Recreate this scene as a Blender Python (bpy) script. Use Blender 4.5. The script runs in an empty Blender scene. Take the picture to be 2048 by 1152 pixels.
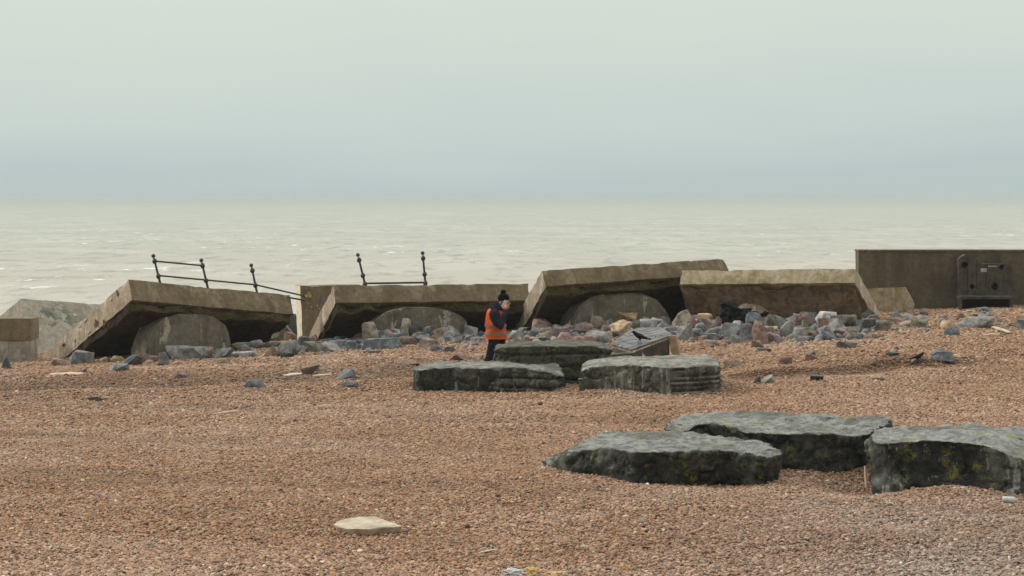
import bpy, bmesh, math, random
import numpy as np
from mathutils import Vector, Matrix, noise as mnoise

random.seed(7)
rng = np.random.default_rng(7)
S = bpy.context.scene
COL = S.collection
R = math.radians

# ------------------------------------------------------------------ camera, sky, sun
H = 3.56                      # camera height over the beach
F = 70.0 / 36.0 * 2048        # focal length in pixels of the 2048 px wide photograph
HOR = 402.0                   # horizon row

cam = bpy.data.cameras.new("camera")
cam.lens = 70.0
cam.sensor_width = 36.0
cam.shift_y = (HOR - 576.0) / 2048.0
cam.clip_start = 0.5
cam.clip_end = 40000
camo = bpy.data.objects.new("camera", cam)
COL.objects.link(camo)
camo.location = (0, 0, H)
camo.rotation_euler = (R(90), 0, 0)
S.camera = camo

SUN_EL, SUN_AZ = R(38), R(-74)      # azimuth from +Y (out to sea) towards +X; negative = left
w = bpy.data.worlds.new("World")
S.world = w
w.use_nodes = True
nt = w.node_tree
nt.nodes.clear()
def N(t, ty, **kw):
    n = t.nodes.new(ty)
    for k, v in kw.items():
        setattr(n, k, v)
    return n
out = N(nt, 'ShaderNodeOutputWorld')
mixs = N(nt, 'ShaderNodeMixShader')
bgo = N(nt, 'ShaderNodeBackground')
bgn = N(nt, 'ShaderNodeBackground')
sky = N(nt, 'ShaderNodeTexSky', sky_type='NISHITA')
sky.sun_disc = False
sky.sun_elevation = SUN_EL
sky.sun_rotation = SUN_AZ
nt.links.new(sky.outputs[0], bgn.inputs[0])
bgn.inputs[1].default_value = 0.06
tc = N(nt, 'ShaderNodeTexCoord')
sep = N(nt, 'ShaderNodeSeparateXYZ')
nt.links.new(tc.outputs['Generated'], sep.inputs[0])
nz = N(nt, 'ShaderNodeTexNoise')
mp = N(nt, 'ShaderNodeMapping')
mp.inputs['Scale'].default_value = (5, 5, 26)
nt.links.new(tc.outputs['Generated'], mp.inputs[0])
nt.links.new(mp.outputs[0], nz.inputs[0])
nz.inputs['Scale'].default_value = 1.0
nz.inputs['Detail'].default_value = 3.0
# elevation, bent a little by cloud noise and by the bearing (murkier towards the right)
def M(t, op, a, b=None, c=None):
    n = N(t, 'ShaderNodeMath', operation=op)
    for i, v in enumerate((a, b, c)):
        if v is None:
            continue
        if isinstance(v, (int, float)):
            n.inputs[i].default_value = v
        else:
            t.links.new(v, n.inputs[i])
    return n.outputs[0]
zz = M(nt, 'MULTIPLY_ADD', nz.outputs[0], 0.046, sep.outputs[2])
zz = M(nt, 'ADD', zz, -0.023)
zz = M(nt, 'MULTIPLY_ADD', sep.outputs[0], -0.030, zz)
zz = M(nt, 'MAXIMUM', zz, -1.0)
ramp = N(nt, 'ShaderNodeValToRGB')
t01 = M(nt, 'POWER', M(nt, 'MAXIMUM', zz, 0.0), 0.5)
nt.links.new(t01, ramp.inputs[0])
def srgb(r, g, b):
    f = lambda c: (c / 255 / 12.92) if c / 255 <= 0.04045 else ((c / 255 + 0.055) / 1.055) ** 2.4
    return (f(r), f(g), f(b), 1)
cr = ramp.color_ramp
stops = [(0.0, srgb(188, 203, 201)), (0.10, srgb(190, 203, 204)), (0.16, srgb(196, 210, 209)), (0.21, srgb(204, 217, 212)),
         (0.26, srgb(209, 221, 213)), (0.315, srgb(217, 227, 216)), (0.5, (0.98, 0.99, 0.94, 1)), (1.0, (1.75, 1.72, 1.64, 1))]
while len(cr.elements) < len(stops):
    cr.elements.new(0.5)
for e, (p, c) in zip(cr.elements, stops):
    e.position = p
    e.color = c
# the land side of the sky is duller
ys = N(nt, 'ShaderNodeMapRange', interpolation_type='SMOOTHSTEP')
nt.links.new(sep.outputs[1], ys.inputs[0])
ys.inputs[1].default_value = -0.7
ys.inputs[2].default_value = 0.5
ys.inputs[3].default_value = 0.52
ys.inputs[4].default_value = 1.0
mc = N(nt, 'ShaderNodeMix', data_type='RGBA', blend_type='MULTIPLY')
mc.inputs[0].default_value = 1.0
nt.links.new(ramp.outputs[0], mc.inputs[6])
nt.links.new(ys.outputs[0], mc.inputs[7])
nt.links.new(mc.outputs[2], bgo.inputs[0])
bgo.inputs[1].default_value = 1.0
mixs.inputs[0].default_value = 0.08
nt.links.new(bgo.outputs[0], mixs.inputs[1])
nt.links.new(bgn.outputs[0], mixs.inputs[2])
nt.links.new(mixs.outputs[0], out.inputs[0])

sl = bpy.data.lights.new("sun", 'SUN')
sl.energy = 1.5
sl.angle = R(12)
sl.color = (1.0, 0.94, 0.86)
so = bpy.data.objects.new("sun", sl)
COL.objects.link(so)
sd = Vector((math.sin(SUN_AZ) * math.cos(SUN_EL), math.cos(SUN_AZ) * math.cos(SUN_EL), math.sin(SUN_EL)))
so.rotation_euler = sd.to_track_quat('Z', 'Y').to_euler()
so.location = (-20, 20, 30)

S.view_settings.view_transform = 'Standard'
S.view_settings.look = 'None'
S.view_settings.exposure = 0.0
S.view_settings.gamma = 1.0
S.cycles.use_denoising = True
S.cycles.max_bounces = 6

# ------------------------------------------------------------------ helpers
def at(px, py, Y):
    """the point at distance Y that the photograph shows at (px, py)"""
    return Vector(((px - 1024) * Y / F, Y, H - (py - HOR) * Y / F))

def onz(px, py, z):
    return at(px, py, (H - z) * F / (py - HOR))

def tag(o, label=None, cat=None, group=None, kind=None):
    if label: o['label'] = label
    if cat: o['category'] = cat
    if group: o['group'] = group
    if kind: o['kind'] = kind
    return o

def empty(name, loc, label, cat, group=None):
    o = bpy.data.objects.new(name, None)
    COL.objects.link(o)
    o.location = loc
    o.empty_display_size = 0.2
    return tag(o, label, cat, group)

bpy.context.view_layer.update()

def mk(name, bm, mat, parent=None, origin=None, smooth=None):
    """bm holds world coordinates; linked as ONE mesh object, local to parent or origin"""
    root = parent
    off = Vector((0, 0, 0))
    while root is not None:
        off += root.location
        root = root.parent
    if parent is None and origin is not None:
        off = Vector(origin)
    bmesh.ops.translate(bm, verts=bm.verts, vec=-off)
    me = bpy.data.meshes.new(name)
    bm.to_mesh(me)
    bm.free()
    if smooth is not None:
        me.shade_smooth()
        if smooth < 179:
            me.set_sharp_from_angle(angle=R(smooth))
    for m in (mat if isinstance(mat, (list, tuple)) else [mat]):
        me.materials.append(m)
    o = bpy.data.objects.new(name, me)
    COL.objects.link(o)
    if parent is not None:
        o.parent = parent
    else:
        o.location = off
    return o

def remeshed(bm, voxel, smooth_it=0):
    """voxel-union of everything in bm, returned as a new bmesh"""
    me = bpy.data.meshes.new("tmp")
    bm.to_mesh(me)
    bm.free()
    o = bpy.data.objects.new("tmp", me)
    COL.objects.link(o)
    m = o.modifiers.new("r", 'REMESH')
    m.mode = 'VOXEL'
    m.voxel_size = voxel
    if smooth_it:
        s = o.modifiers.new("s", 'SMOOTH')
        s.factor = 0.5
        s.iterations = smooth_it
    dg = bpy.context.evaluated_depsgraph_get()
    me2 = bpy.data.meshes.new_from_object(o.evaluated_get(dg))
    bpy.data.objects.remove(o)
    bpy.data.meshes.remove(me)
    b2 = bmesh.new()
    b2.from_mesh(me2)
    bpy.data.meshes.remove(me2)
    return b2

def ball(bm, c, r, sub=2, scale=(1, 1, 1), rot=None):
    m = Matrix.Translation(Vector(c)) @ (rot.to_4x4() if rot else Matrix()) @ Matrix.Diagonal((r * scale[0], r * scale[1], r * scale[2], 1))
    bmesh.ops.create_icosphere(bm, subdivisions=sub, radius=1, matrix=m)

def limb(bm, a, b, ra, rb, seg=12, caps=True):
    a, b = Vector(a), Vector(b)
    d = b - a
    q = d.to_track_quat('Z', 'Y').to_matrix().to_4x4()
    m = Matrix.Translation((a + b) / 2) @ q
    bmesh.ops.create_cone(bm, cap_ends=True, segments=seg, radius1=ra, radius2=rb, depth=d.length, matrix=m)
    if caps:
        ball(bm, a, ra)
        ball(bm, b, rb)

def chain(bm, pts, seg=12):
    for (p, r), (q, s) in zip(pts[:-1], pts[1:]):
        limb(bm, p, q, r, s, seg)

def hexa(bm, c8):
    """a box from eight corners: bottom four then top four, same order"""
    v = [bm.verts.new(c) for c in c8]
    for f in ((0, 3, 2, 1), (4, 5, 6, 7), (0, 1, 5, 4), (1, 2, 6, 5), (2, 3, 7, 6), (3, 0, 4, 7)):
        bm.faces.new([v[i] for i in f])

def box(bm, lo, hi):
    (a, b, c), (d, e, f) = lo, hi
    hexa(bm, [(a, b, c), (d, b, c), (d, e, c), (a, e, c), (a, b, f), (d, b, f), (d, e, f), (a, e, f)])

def bevel(bm, w, seg=2):
    bmesh.ops.bevel(bm, geom=list(bm.edges), offset=w, segments=seg, affect='EDGES', profile=0.5)

def fbm(p, s, oct=4):
    return mnoise.fractal(Vector(p) * s, 1.0, 2.0, oct)

# 2-D value noise on arrays
def vnoise(x, y, seed=0):
    x = np.asarray(x, float); y = np.asarray(y, float)
    xi = np.floor(x).astype(np.int64); yi = np.floor(y).astype(np.int64)
    xf = x - xi; yf = y - yi
    u = xf * xf * (3 - 2 * xf); v = yf * yf * (3 - 2 * yf)
    def h(a, b):
        n = (a * 374761393 + b * 668265263 + seed * 974634777) & 0x7fffffff
        n = ((n ^ (n >> 13)) * 1274126177) & 0x7fffffff
        return ((n ^ (n >> 16)) & 0xffff) / 65535.0
    return (h(xi, yi) * (1 - u) + h(xi + 1, yi) * u) * (1 - v) + (h(xi, yi + 1) * (1 - u) + h(xi + 1, yi + 1) * u) * v - 0.5

def sst(a, b, x):
    t = np.clip((np.asarray(x, float) - a) / (b - a), 0, 1)
    return t * t * (3 - 2 * t)

def G(x, y):
    """height of the beach"""
    x = np.asarray(x, float); y = np.asarray(y, float)
    t = sst(35.5, 52, y)
    z = t * (0.045 * np.clip(x, -22, 22) - 0.05)
    z = z + 0.10 * vnoise(x / 3.1, y / 2.3, 1) + 0.05 * vnoise(x / 1.1, y / 0.9, 2) + 0.02 * vnoise(x / 0.45, y / 0.4, 3)
    # shingle crest on the left, falling away behind
    ye = 38.4 + (x + 3.15) * 0.46 + 0.5 * vnoise(x / 1.7, y * 0, 5)
    wl = sst(0.3, -2.2, x)
    z = z + wl * (0.11 * np.exp(-((y - ye) / 0.7) ** 2) - 0.22 * sst(ye, ye + 1.0, y) * (1 - sst(ye + 3, ye + 9, y)))
    # little scarp on the right
    y2 = 39.7 + (x - 5.25) * 0.55 + 0.7 * vnoise(x / 0.9, y * 0, 6)
    wr = sst(3.6, 5.2, x) * (1 - sst(8.5, 11, x))
    z = z + wr * (0.12 * sst(y2, y2 + 0.35, y) * (1 - sst(y2 + 2, y2 + 7, y)) - 0.05 * np.exp(-((y - y2 + 0.3) / 0.5) ** 2))
    rd = y + 0.25 * x + 0.8 * vnoise(x / 4.0, y / 4.0, 8)
    z = z + 0.035 * (np.exp(-((rd - 31.5) / 0.7) ** 2) + np.exp(-((rd - 27.2) / 0.6) ** 2) + 0.8 * np.exp(-((rd - 23.6) / 0.5) ** 2))
    # scour beside the front blocks
    z = z - 0.13 * np.exp(-(((x - 4.25) / 0.45) ** 2 + ((y - 25.1) / 0.7) ** 2))
    z = z + 0.07 * np.exp(-(((x - 3.5) / 0.5) ** 2 + ((y - 24.9) / 0.5) ** 2))
    z = z + 0.07 * np.exp(-(((x - 5.3) / 0.5) ** 2 + ((y - 24.3) / 0.4) ** 2))
    z = z + 0.07 * np.exp(-(((x - 1.7) / 0.8) ** 2 + ((y - 37.0) / 0.6) ** 2))
    # rubble banked up against the slabs
    z = z + np.interp(x, [-12, -8, -5.5, -3.5, -0.5, 1.0, 4.0, 7.0, 9.5, 11.5], [0, 0.03, 0.07, 0.11, 0.13, 0.16, 0.17, 0.15, 0.08, 0]) * sst(46.0, 51.3, y) * (1 - sst(53.2, 56, y))
    # falls to the sea behind the wall
    z = z - 5.0 * sst(57.5, 78, y)
    return z

def ground_hit(px, py):
    Y = np.linspace(17, 58, 4000)
    X = (px - 1024) * Y / F
    Z = H - (py - HOR) * Y / F
    k = np.argmax(Z <= G(X, Y))
    y = Y[k] if k else 57.0
    return Vector(((px - 1024) * y / F, y, float(G((px - 1024) * y / F, y))))

# ------------------------------------------------------------------ materials
def mat(name):
    m = bpy.data.materials.new(name)
    m.use_nodes = True
    t = m.node_tree
    b = t.nodes['Principled BSDF']
    return m, t, b

def noise_n(t, vec, scale, detail=4, rough=0.55, dist=0.0):
    n = N(t, 'ShaderNodeTexNoise')
    n.inputs['Scale'].default_value = scale
    n.inputs['Detail'].default_value = detail
    n.inputs['Roughness'].default_value = rough
    n.inputs['Distortion'].default_value = dist
    if vec is not None:
        t.links.new(vec, n.inputs['Vector'])
    return n.outputs[0]

def rampf(t, fac, lo, hi):
    n = N(t, 'ShaderNodeMapRange', interpolation_type='SMOOTHSTEP')
    t.links.new(fac, n.inputs[0])
    n.inputs[1].default_value = lo
    n.inputs[2].default_value = hi
    return n.outputs[0]

def mixc(t, fac, a, b, mode='MIX'):
    n = N(t, 'ShaderNodeMix', data_type='RGBA', blend_type=mode)
    for i, v in ((0, fac), (6, a), (7, b)):
        if isinstance(v, (int, float)):
            n.inputs[i].default_value = v
        elif isinstance(v, (tuple, list)):
            n.inputs[i].default_value = (*v[:3], 1)
        else:
            t.links.new(v, n.inputs[i])
    return n.outputs[2]

def mapping(t, vec, sc, rot=(0, 0, 0)):
    n = N(t, 'ShaderNodeMapping')
    n.inputs['Scale'].default_value = sc
    n.inputs['Rotation'].default_value = rot
    t.links.new(vec, n.inputs[0])
    return n.outputs[0]

def bump(t, b, h, strength, dist):
    n = N(t, 'ShaderNodeBump')
    n.inputs['Strength'].default_value = strength
    n.inputs['Distance'].default_value = dist
    t.links.new(h, n.inputs['Height'])
    t.links.new(n.outputs[0], b.inputs['Normal'])

def objco(t):
    return N(t, 'ShaderNodeTexCoord').outputs['Object']

def plain(name, c, rough=0.8, var=0.25, scale=8, bmp=0.0, metal=0.0, spec=0.5):
    m, t, b = mat(name)
    co = objco(t)
    n = noise_n(t, co, scale)
    col = mixc(t, rampf(t, n, 0.3, 0.7), [v * (1 - var) for v in c], [v * (1 + var) for v in c])
    t.links.new(col, b.inputs['Base Color'])
    b.inputs['Roughness'].default_value = rough
    b.inputs['Metallic'].default_value = metal
    b.inputs['Specular IOR Level'].default_value = spec
    if bmp:
        bump(t, b, noise_n(t, co, scale * 4), 0.6, bmp)
    return m

def m_rock():
    m, t, b = mat("boulder stone")
    oi = N(t, 'ShaderNodeObjectInfo')
    co = N(t, 'ShaderNodeVectorMath', operation='ADD')
    t.links.new(objco(t), co.inputs[0])
    sc = N(t, 'ShaderNodeVectorMath', operation='SCALE')
    sc.inputs[0].default_value = (37, 19, 53)
    t.links.new(oi.outputs['Random'], sc.inputs['Scale'])
    t.links.new(sc.outputs[0], co.inputs[1])
    v = co.outputs[0]
    base = oi.outputs['Color']
    n1 = noise_n(t, v, 5, 5, 0.65, 0.4)
    n2 = noise_n(t, v, 22, 4, 0.75)
    c = mixc(t, rampf(t, n1, 0.32, 0.68), mixc(t, 1.0, base, (0.46, 0.46, 0.48), 'MULTIPLY'), mixc(t, 1.0, base, (1.36, 1.33, 1.26), 'MULTIPLY'))
    c = mixc(t, M(t, 'MULTIPLY', rampf(t, n2, 0.56, 0.72), 0.55), c, mixc(t, 0.5, base, (0.55, 0.53, 0.48)))
    c = mixc(t, M(t, 'MULTIPLY', rampf(t, n2, 0.44, 0.30), 0.6), c, mixc(t, 1.0, base, (0.35, 0.35, 0.35), 'MULTIPLY'))
    t.links.new(c, b.inputs['Base Color'])
    b.inputs['Roughness'].default_value = 0.88
    b.inputs['Specular IOR Level'].default_value = 0.3
    bump(t, b, M(t, 'ADD', n1, M(t, 'MULTIPLY', n2, 0.35)), 0.8, 0.06)
    return m

def m_block(name, pale, dark, lichen, crust=0.5, streak=True, sedge=(0.30, 0.85), lamt=0.6, colsc=1.0):
    """groyne stone: pale weathered top, black algae crust with bare streaks on the sides, yellow lichen"""
    m, t, b = mat(name)
    co = objco(t)
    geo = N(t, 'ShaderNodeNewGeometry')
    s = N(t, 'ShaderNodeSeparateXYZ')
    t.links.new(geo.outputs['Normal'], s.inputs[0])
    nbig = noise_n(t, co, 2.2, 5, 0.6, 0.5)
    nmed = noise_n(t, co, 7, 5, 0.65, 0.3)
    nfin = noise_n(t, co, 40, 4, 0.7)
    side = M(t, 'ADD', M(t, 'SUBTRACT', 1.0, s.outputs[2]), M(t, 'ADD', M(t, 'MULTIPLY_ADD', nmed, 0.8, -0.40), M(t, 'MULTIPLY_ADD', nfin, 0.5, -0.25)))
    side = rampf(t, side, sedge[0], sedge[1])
    nspk = noise_n(t, co, 16, 5, 0.75)
    palec = mixc(t, rampf(t, nmed, 0.38, 0.62), [v * 0.55 for v in pale], [v * 1.15 for v in pale])
    palec = mixc(t, M(t, 'MULTIPLY', rampf(t, nspk, 0.56, 0.66), 0.5), palec, [v * 0.30 for v in pale])
    palec = mixc(t, M(t, 'MULTIPLY', rampf(t, nfin, 0.55, 0.7), 0.5), palec, [v * 1.6 for v in pale])
    darkc = mixc(t, rampf(t, nspk, 0.40, 0.62), [v * 0.3 for v in dark], [v * 3.0 for v in dark])
    darkc = mixc(t, M(t, 'MULTIPLY', rampf(t, noise_n(t, co, 5, 7, 0.78, 0.4), 0.545, 0.575), 0.85), darkc, mixc(t, rampf(t, nfin, 0.4, 0.6), (0.040, 0.041, 0.033), (0.15, 0.150, 0.122)))
    darkc = mixc(t, rampf(t, nbig, 0.50, 0.66), darkc, mixc(t, 0.35, dark, pale))
    if streak:
        st = noise_n(t, mapping(t, co, (3.4 * colsc, 3.4 * colsc, 0.30)), 1.0, 4, 0.65)
        bare = M(t, 'MULTIPLY', rampf(t, st, 0.555, 0.585), rampf(t, nmed, 0.30, 0.42))
        darkc = mixc(t, bare, darkc, [v * 0.8 for v in pale])
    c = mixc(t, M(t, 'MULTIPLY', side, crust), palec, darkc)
    ln = noise_n(t, co, 5.5, 4, 0.6, 0.15)
    lm = M(t, 'MULTIPLY', rampf(t, ln, lamt, lamt + 0.06), rampf(t, nfin, 0.36, 0.5))
    c = mixc(t, M(t, 'MULTIPLY', lm, 0.85), c, lichen)
    gm = noise_n(t, co, 1.7, 4, 0.6, 0.2)
    c = mixc(t, M(t, 'MULTIPLY', rampf(t, gm, 0.48, 0.62), 0.5), c, mixc(t, rampf(t, nspk, 0.4, 0.6), (0.034, 0.033, 0.022), (0.125, 0.118, 0.070)))
    t.links.new(c, b.inputs['Base Color'])
    b.inputs['Roughness'].default_value = 0.85
    b.inputs['Specular IOR Level'].default_value = 0.35
    bump(t, b, M(t, 'ADD', nmed, M(t, 'ADD', M(t, 'MULTIPLY', nspk, 0.8), M(t, 'MULTIPLY', nfin, 0.4))), 1.0, 0.085)
    return m

def m_conc(name, c, stain, moss=None, mossamt=0.5, streakscale=3.0, blotch=0.5, pale=None):
    m, t, b = mat(name)
    co = objco(t)
    n1 = noise_n(t, co, 1.6, 5, 0.6, 0.3)
    n2 = noise_n(t, co, 9, 5, 0.65)
    n3 = noise_n(t, co, 60, 3, 0.7)
    st = noise_n(t, mapping(t, co, (streakscale, streakscale, 0.25)), 1.0, 4, 0.65)
    col = mixc(t, rampf(t, n2, 0.3, 0.7), [v * 0.78 for v in c], [v * 1.2 for v in c])
    col = mixc(t, M(t, 'MULTIPLY', rampf(t, st, 0.45, 0.68), blotch), col, stain)
    col = mixc(t, M(t, 'MULTIPLY', rampf(t, n1, 0.5, 0.7), blotch), col, stain)
    if pale:
        pm = M(t, 'MULTIPLY', rampf(t, noise_n(t, mapping(t, co, (2.2, 2.2, 0.6)), 1.3, 4, 0.6, 0.4), 0.55, 0.60), rampf(t, n2, 0.35, 0.5))
        col = mixc(t, M(t, 'MULTIPLY', pm, 0.8), col, pale)
    if moss:
        col = mixc(t, M(t, 'MULTIPLY', rampf(t, noise_n(t, co, 2.6, 6, 0.7), 0.5, 0.64), mossamt), col, moss)
    col = mixc(t, M(t, 'MULTIPLY', rampf(t, n3, 0.62, 0.72), 0.5), col, [v * 0.4 for v in c])
    t.links.new(col, b.inputs['Base Color'])
    b.inputs['Roughness'].default_value = 0.9
    b.inputs['Specular IOR Level'].default_value = 0.3
    bump(t, b, M(t, 'ADD', n2, M(t, 'MULTIPLY', n3, 0.3)), 0.6, 0.03)
    return m

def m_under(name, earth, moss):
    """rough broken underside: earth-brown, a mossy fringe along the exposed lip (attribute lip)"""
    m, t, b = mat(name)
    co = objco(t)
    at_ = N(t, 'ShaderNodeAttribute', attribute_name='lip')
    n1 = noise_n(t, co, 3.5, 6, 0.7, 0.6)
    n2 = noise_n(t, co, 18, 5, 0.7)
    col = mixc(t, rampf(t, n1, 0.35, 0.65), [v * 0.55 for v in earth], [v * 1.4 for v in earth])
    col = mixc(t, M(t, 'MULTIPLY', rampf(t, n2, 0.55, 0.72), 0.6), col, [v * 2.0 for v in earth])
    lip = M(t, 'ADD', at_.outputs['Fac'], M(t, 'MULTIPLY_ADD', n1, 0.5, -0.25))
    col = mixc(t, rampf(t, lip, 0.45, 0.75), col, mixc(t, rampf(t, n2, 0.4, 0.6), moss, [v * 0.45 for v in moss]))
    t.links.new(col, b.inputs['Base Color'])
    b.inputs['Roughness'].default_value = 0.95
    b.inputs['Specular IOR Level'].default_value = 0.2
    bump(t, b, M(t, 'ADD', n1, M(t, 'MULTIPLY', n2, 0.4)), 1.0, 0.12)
    return m

def m_beach():
    m, t, b = mat("shingle")
    co = objco(t)
    vo = N(t, 'ShaderNodeTexVoronoi')
    vo.inputs['Scale'].default_value = 26
    t.links.new(co, vo.inputs['Vector'])
    cr_ = N(t, 'ShaderNodeValToRGB')
    sx = N(t, 'ShaderNodeSeparateColor')
    t.links.new(vo.outputs['Color'], sx.inputs[0])
    t.links.new(sx.outputs[0], cr_.inputs[0])
    cs = [(0, (0.07, 0.04, 0.03, 1)), (0.2, (0.22, 0.11, 0.065, 1)), (0.5, (0.33, 0.18, 0.105, 1)), (0.8, (0.43, 0.26, 0.16, 1)), (1, (0.55, 0.42, 0.31, 1))]
    while len(cr_.color_ramp.elements) < len(cs):
        cr_.color_ramp.elements.new(0.5)
    for e, (p, c) in zip(cr_.color_ramp.elements, cs):
        e.position = p; e.color = c
    n1 = noise_n(t, co, 0.5, 4, 0.6)
    col = mixc(t, rampf(t, n1, 0.35, 0.65), cr_.outputs[0], mixc(t, 1.0, cr_.outputs[0], (0.78, 0.74, 0.7), 'MULTIPLY'))
    t.links.new(mixc(t, 1.0, col, (0.82, 0.86, 0.84), 'MULTIPLY'), b.inputs['Base Color'])
    b.inputs['Roughness'].default_value = 0.9
    b.inputs['Specular IOR Level'].default_value = 0.25
    bump(t, b, M(t, 'SUBTRACT', 1.0, vo.outputs['Distance']), 1.0, 0.04)
    return m

def m_pebble():
    m, t, b = mat("pebble stone")
    a = N(t, 'ShaderNodeAttribute', attribute_type='INSTANCER', attribute_name='col')
    t.links.new(a.outputs['Color'], b.inputs['Base Color'])
    b.inputs['Roughness'].default_value = 0.7
    b.inputs['Specular IOR Level'].default_value = 0.35
    return m

def m_sea():
    m, t, b = mat("turbid sea water")
    co = objco(t)
    w1 = noise_n(t, mapping(t, co, (0.42, 0.13, 1), (0, 0, R(8))), 1.0, 5, 0.68, 0.3)
    w2 = noise_n(t, mapping(t, co, (0.055, 0.032, 1), (0, 0, R(10))), 1.0, 4, 0.6, 0.4)
    w3 = noise_n(t, mapping(t, co, (1.1, 0.5, 1)), 1.0, 3, 0.6)
    w4 = noise_n(t, mapping(t, co, (0.006, 0.006, 1)), 1.0, 4, 0.6, 0.3)
    hh = M(t, 'ADD', M(t, 'MULTIPLY', w1, 0.9), M(t, 'ADD', M(t, 'MULTIPLY', w2, 3.0), M(t, 'MULTIPLY', w3, 0.15)))
    bump(t, b, hh, 1.0, 0.6)
    sp = N(t, 'ShaderNodeSeparateXYZ')
    t.links.new(co, sp.inputs[0])
    off = rampf(t, M(t, 'MULTIPLY_ADD', w4, 260, M(t, 'SUBTRACT', sp.outputs[1], 130)), 110, 420)   # sediment stirred up near the shore
    silt_and_shade = mixc(t, off, (0.42, 0.37, 0.285), (0.335, 0.365, 0.285))
    silt_and_shade = mixc(t, M(t, 'MULTIPLY', rampf(t, w2, 0.45, 0.62), 0.5), silt_and_shade, (0.53, 0.50, 0.42))
    silt_and_shade = mixc(t, M(t, 'MULTIPLY', rampf(t, w1, 0.51, 0.66), 0.75), silt_and_shade, (0.16, 0.16, 0.12))  # wave shading put into the colour: dark wavelets over paler swells
    fo = noise_n(t, mapping(t, co, (0.55, 0.13, 1)), 1.0, 5, 0.72, 0.5)
    fa = noise_n(t, mapping(t, co, (0.025, 0.02, 1)), 1.0, 3, 0.5)
    foam = M(t, 'MULTIPLY', rampf(t, fo, 0.61, 0.64), rampf(t, fa, 0.46, 0.56))
    col = mixc(t, foam, silt_and_shade, (0.92, 0.92, 0.90))
    t.links.new(col, b.inputs['Base Color'])
    t.links.new(M(t, 'MULTIPLY_ADD', foam, 0.5, 0.32), b.inputs['Roughness'])
    b.inputs['IOR'].default_value = 1.33
    return m

MAT = dict(
    rock=m_rock(), beach=m_beach(), pebble=m_pebble(), sea=m_sea(),
    panel=m_conc("stained concrete", (0.215, 0.167, 0.102), (0.105, 0.076, 0.041), (0.13, 0.11, 0.040), 0.5, 2.2, 0.6, (0.29, 0.24, 0.165)),
    panel_pale=m_conc("sunbleached concrete", (0.39, 0.325, 0.215), (0.19, 0.145, 0.07), (0.16, 0.14, 0.04), 0.6, 1.8, 0.5, (0.46, 0.40, 0.29)),
    graf=m_conc("painted concrete", (0.42, 0.385, 0.31), (0.24, 0.215, 0.165), (0.22, 0.225, 0.165), 0.35, 1.4, 0.6, (0.47, 0.445, 0.38)),
    end=m_conc("lit end concrete", (0.46, 0.39, 0.29), (0.30, 0.21, 0.13), (0.20, 0.16, 0.08), 0.35, 3.0, 0.45, (0.70, 0.65, 0.54)),  # slab ends: side light put into the colour, paler than the panel
    arch=m_conc("arch concrete", (0.20, 0.178, 0.138), (0.070, 0.061, 0.044), (0.10, 0.095, 0.05), 0.4, 3.0, 0.7, (0.52, 0.48, 0.39)),
    wall=m_conc("weathered wall concrete", (0.150, 0.126, 0.086), (0.090, 0.073, 0.050), (0.06, 0.062, 0.03), 0.3, 2.4, 0.75),
    ledge=m_conc("ledge concrete", (0.24, 0.19, 0.12), (0.15, 0.11, 0.06), (0.12, 0.11, 0.05), 0.5, 2.0, 0.4),
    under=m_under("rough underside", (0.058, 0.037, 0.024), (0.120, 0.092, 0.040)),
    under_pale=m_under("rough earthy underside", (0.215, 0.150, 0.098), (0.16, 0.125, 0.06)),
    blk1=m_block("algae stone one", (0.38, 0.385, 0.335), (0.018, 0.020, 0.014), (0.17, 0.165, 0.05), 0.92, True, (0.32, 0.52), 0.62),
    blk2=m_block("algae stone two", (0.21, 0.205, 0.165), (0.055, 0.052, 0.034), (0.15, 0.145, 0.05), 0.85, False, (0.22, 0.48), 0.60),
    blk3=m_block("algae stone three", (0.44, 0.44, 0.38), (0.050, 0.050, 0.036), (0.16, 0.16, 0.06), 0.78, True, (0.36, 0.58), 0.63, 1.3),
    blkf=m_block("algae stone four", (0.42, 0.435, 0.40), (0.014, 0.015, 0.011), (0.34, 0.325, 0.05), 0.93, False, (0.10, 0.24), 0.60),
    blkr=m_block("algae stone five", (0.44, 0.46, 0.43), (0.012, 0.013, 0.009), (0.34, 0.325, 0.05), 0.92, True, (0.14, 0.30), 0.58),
    iron=plain("painted iron", (0.035, 0.042, 0.040), 0.55, 0.4, 14, 0.004),
    wood=plain("dark weathered wood", (0.075, 0.062, 0.048), 0.85, 0.45, 5, 0.006),
    woodpost=plain("tan timber", (0.33, 0.24, 0.145), 0.8, 0.25, 6, 0.004),
    black=plain("black cloth and shade", (0.009, 0.009, 0.010), 0.7, 0.5, 6, 0.01, 0, 0.2),
    crow=plain("black feathers", (0.007, 0.007, 0.009), 0.6, 0.4, 20, 0, 0, 0.15),
    white=plain("white plastic", (0.78, 0.78, 0.76), 0.5, 0.08, 8),
    drift=plain("bleached driftwood", (0.66, 0.55, 0.40), 0.8, 0.15, 7, 0.004),
    yellow=plain("yellow peel", (0.58, 0.40, 0.15), 0.6, 0.2, 9),
    slab=m_conc("slab concrete", (0.55, 0.475, 0.36), (0.38, 0.31, 0.22), (0.09, 0.085, 0.045), 0.35, 2.0, 0.3),
)

# ------------------------------------------------------------------ beach and sea
def axis(lo, hi, step, far_lo, far_hi, grow=1.35):
    a = list(np.arange(lo, hi + 1e-6, step))
    s, v = step, lo
    L = []
    while v > far_lo:
        s *= grow
        v -= s
        L.append(max(v, far_lo))
    s, v = step, a[-1]
    Rr = []
    while v < far_hi:
        s *= grow
        v += s
        Rr.append(min(v, far_hi))
    return np.array(L[::-1] + a + Rr)

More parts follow.
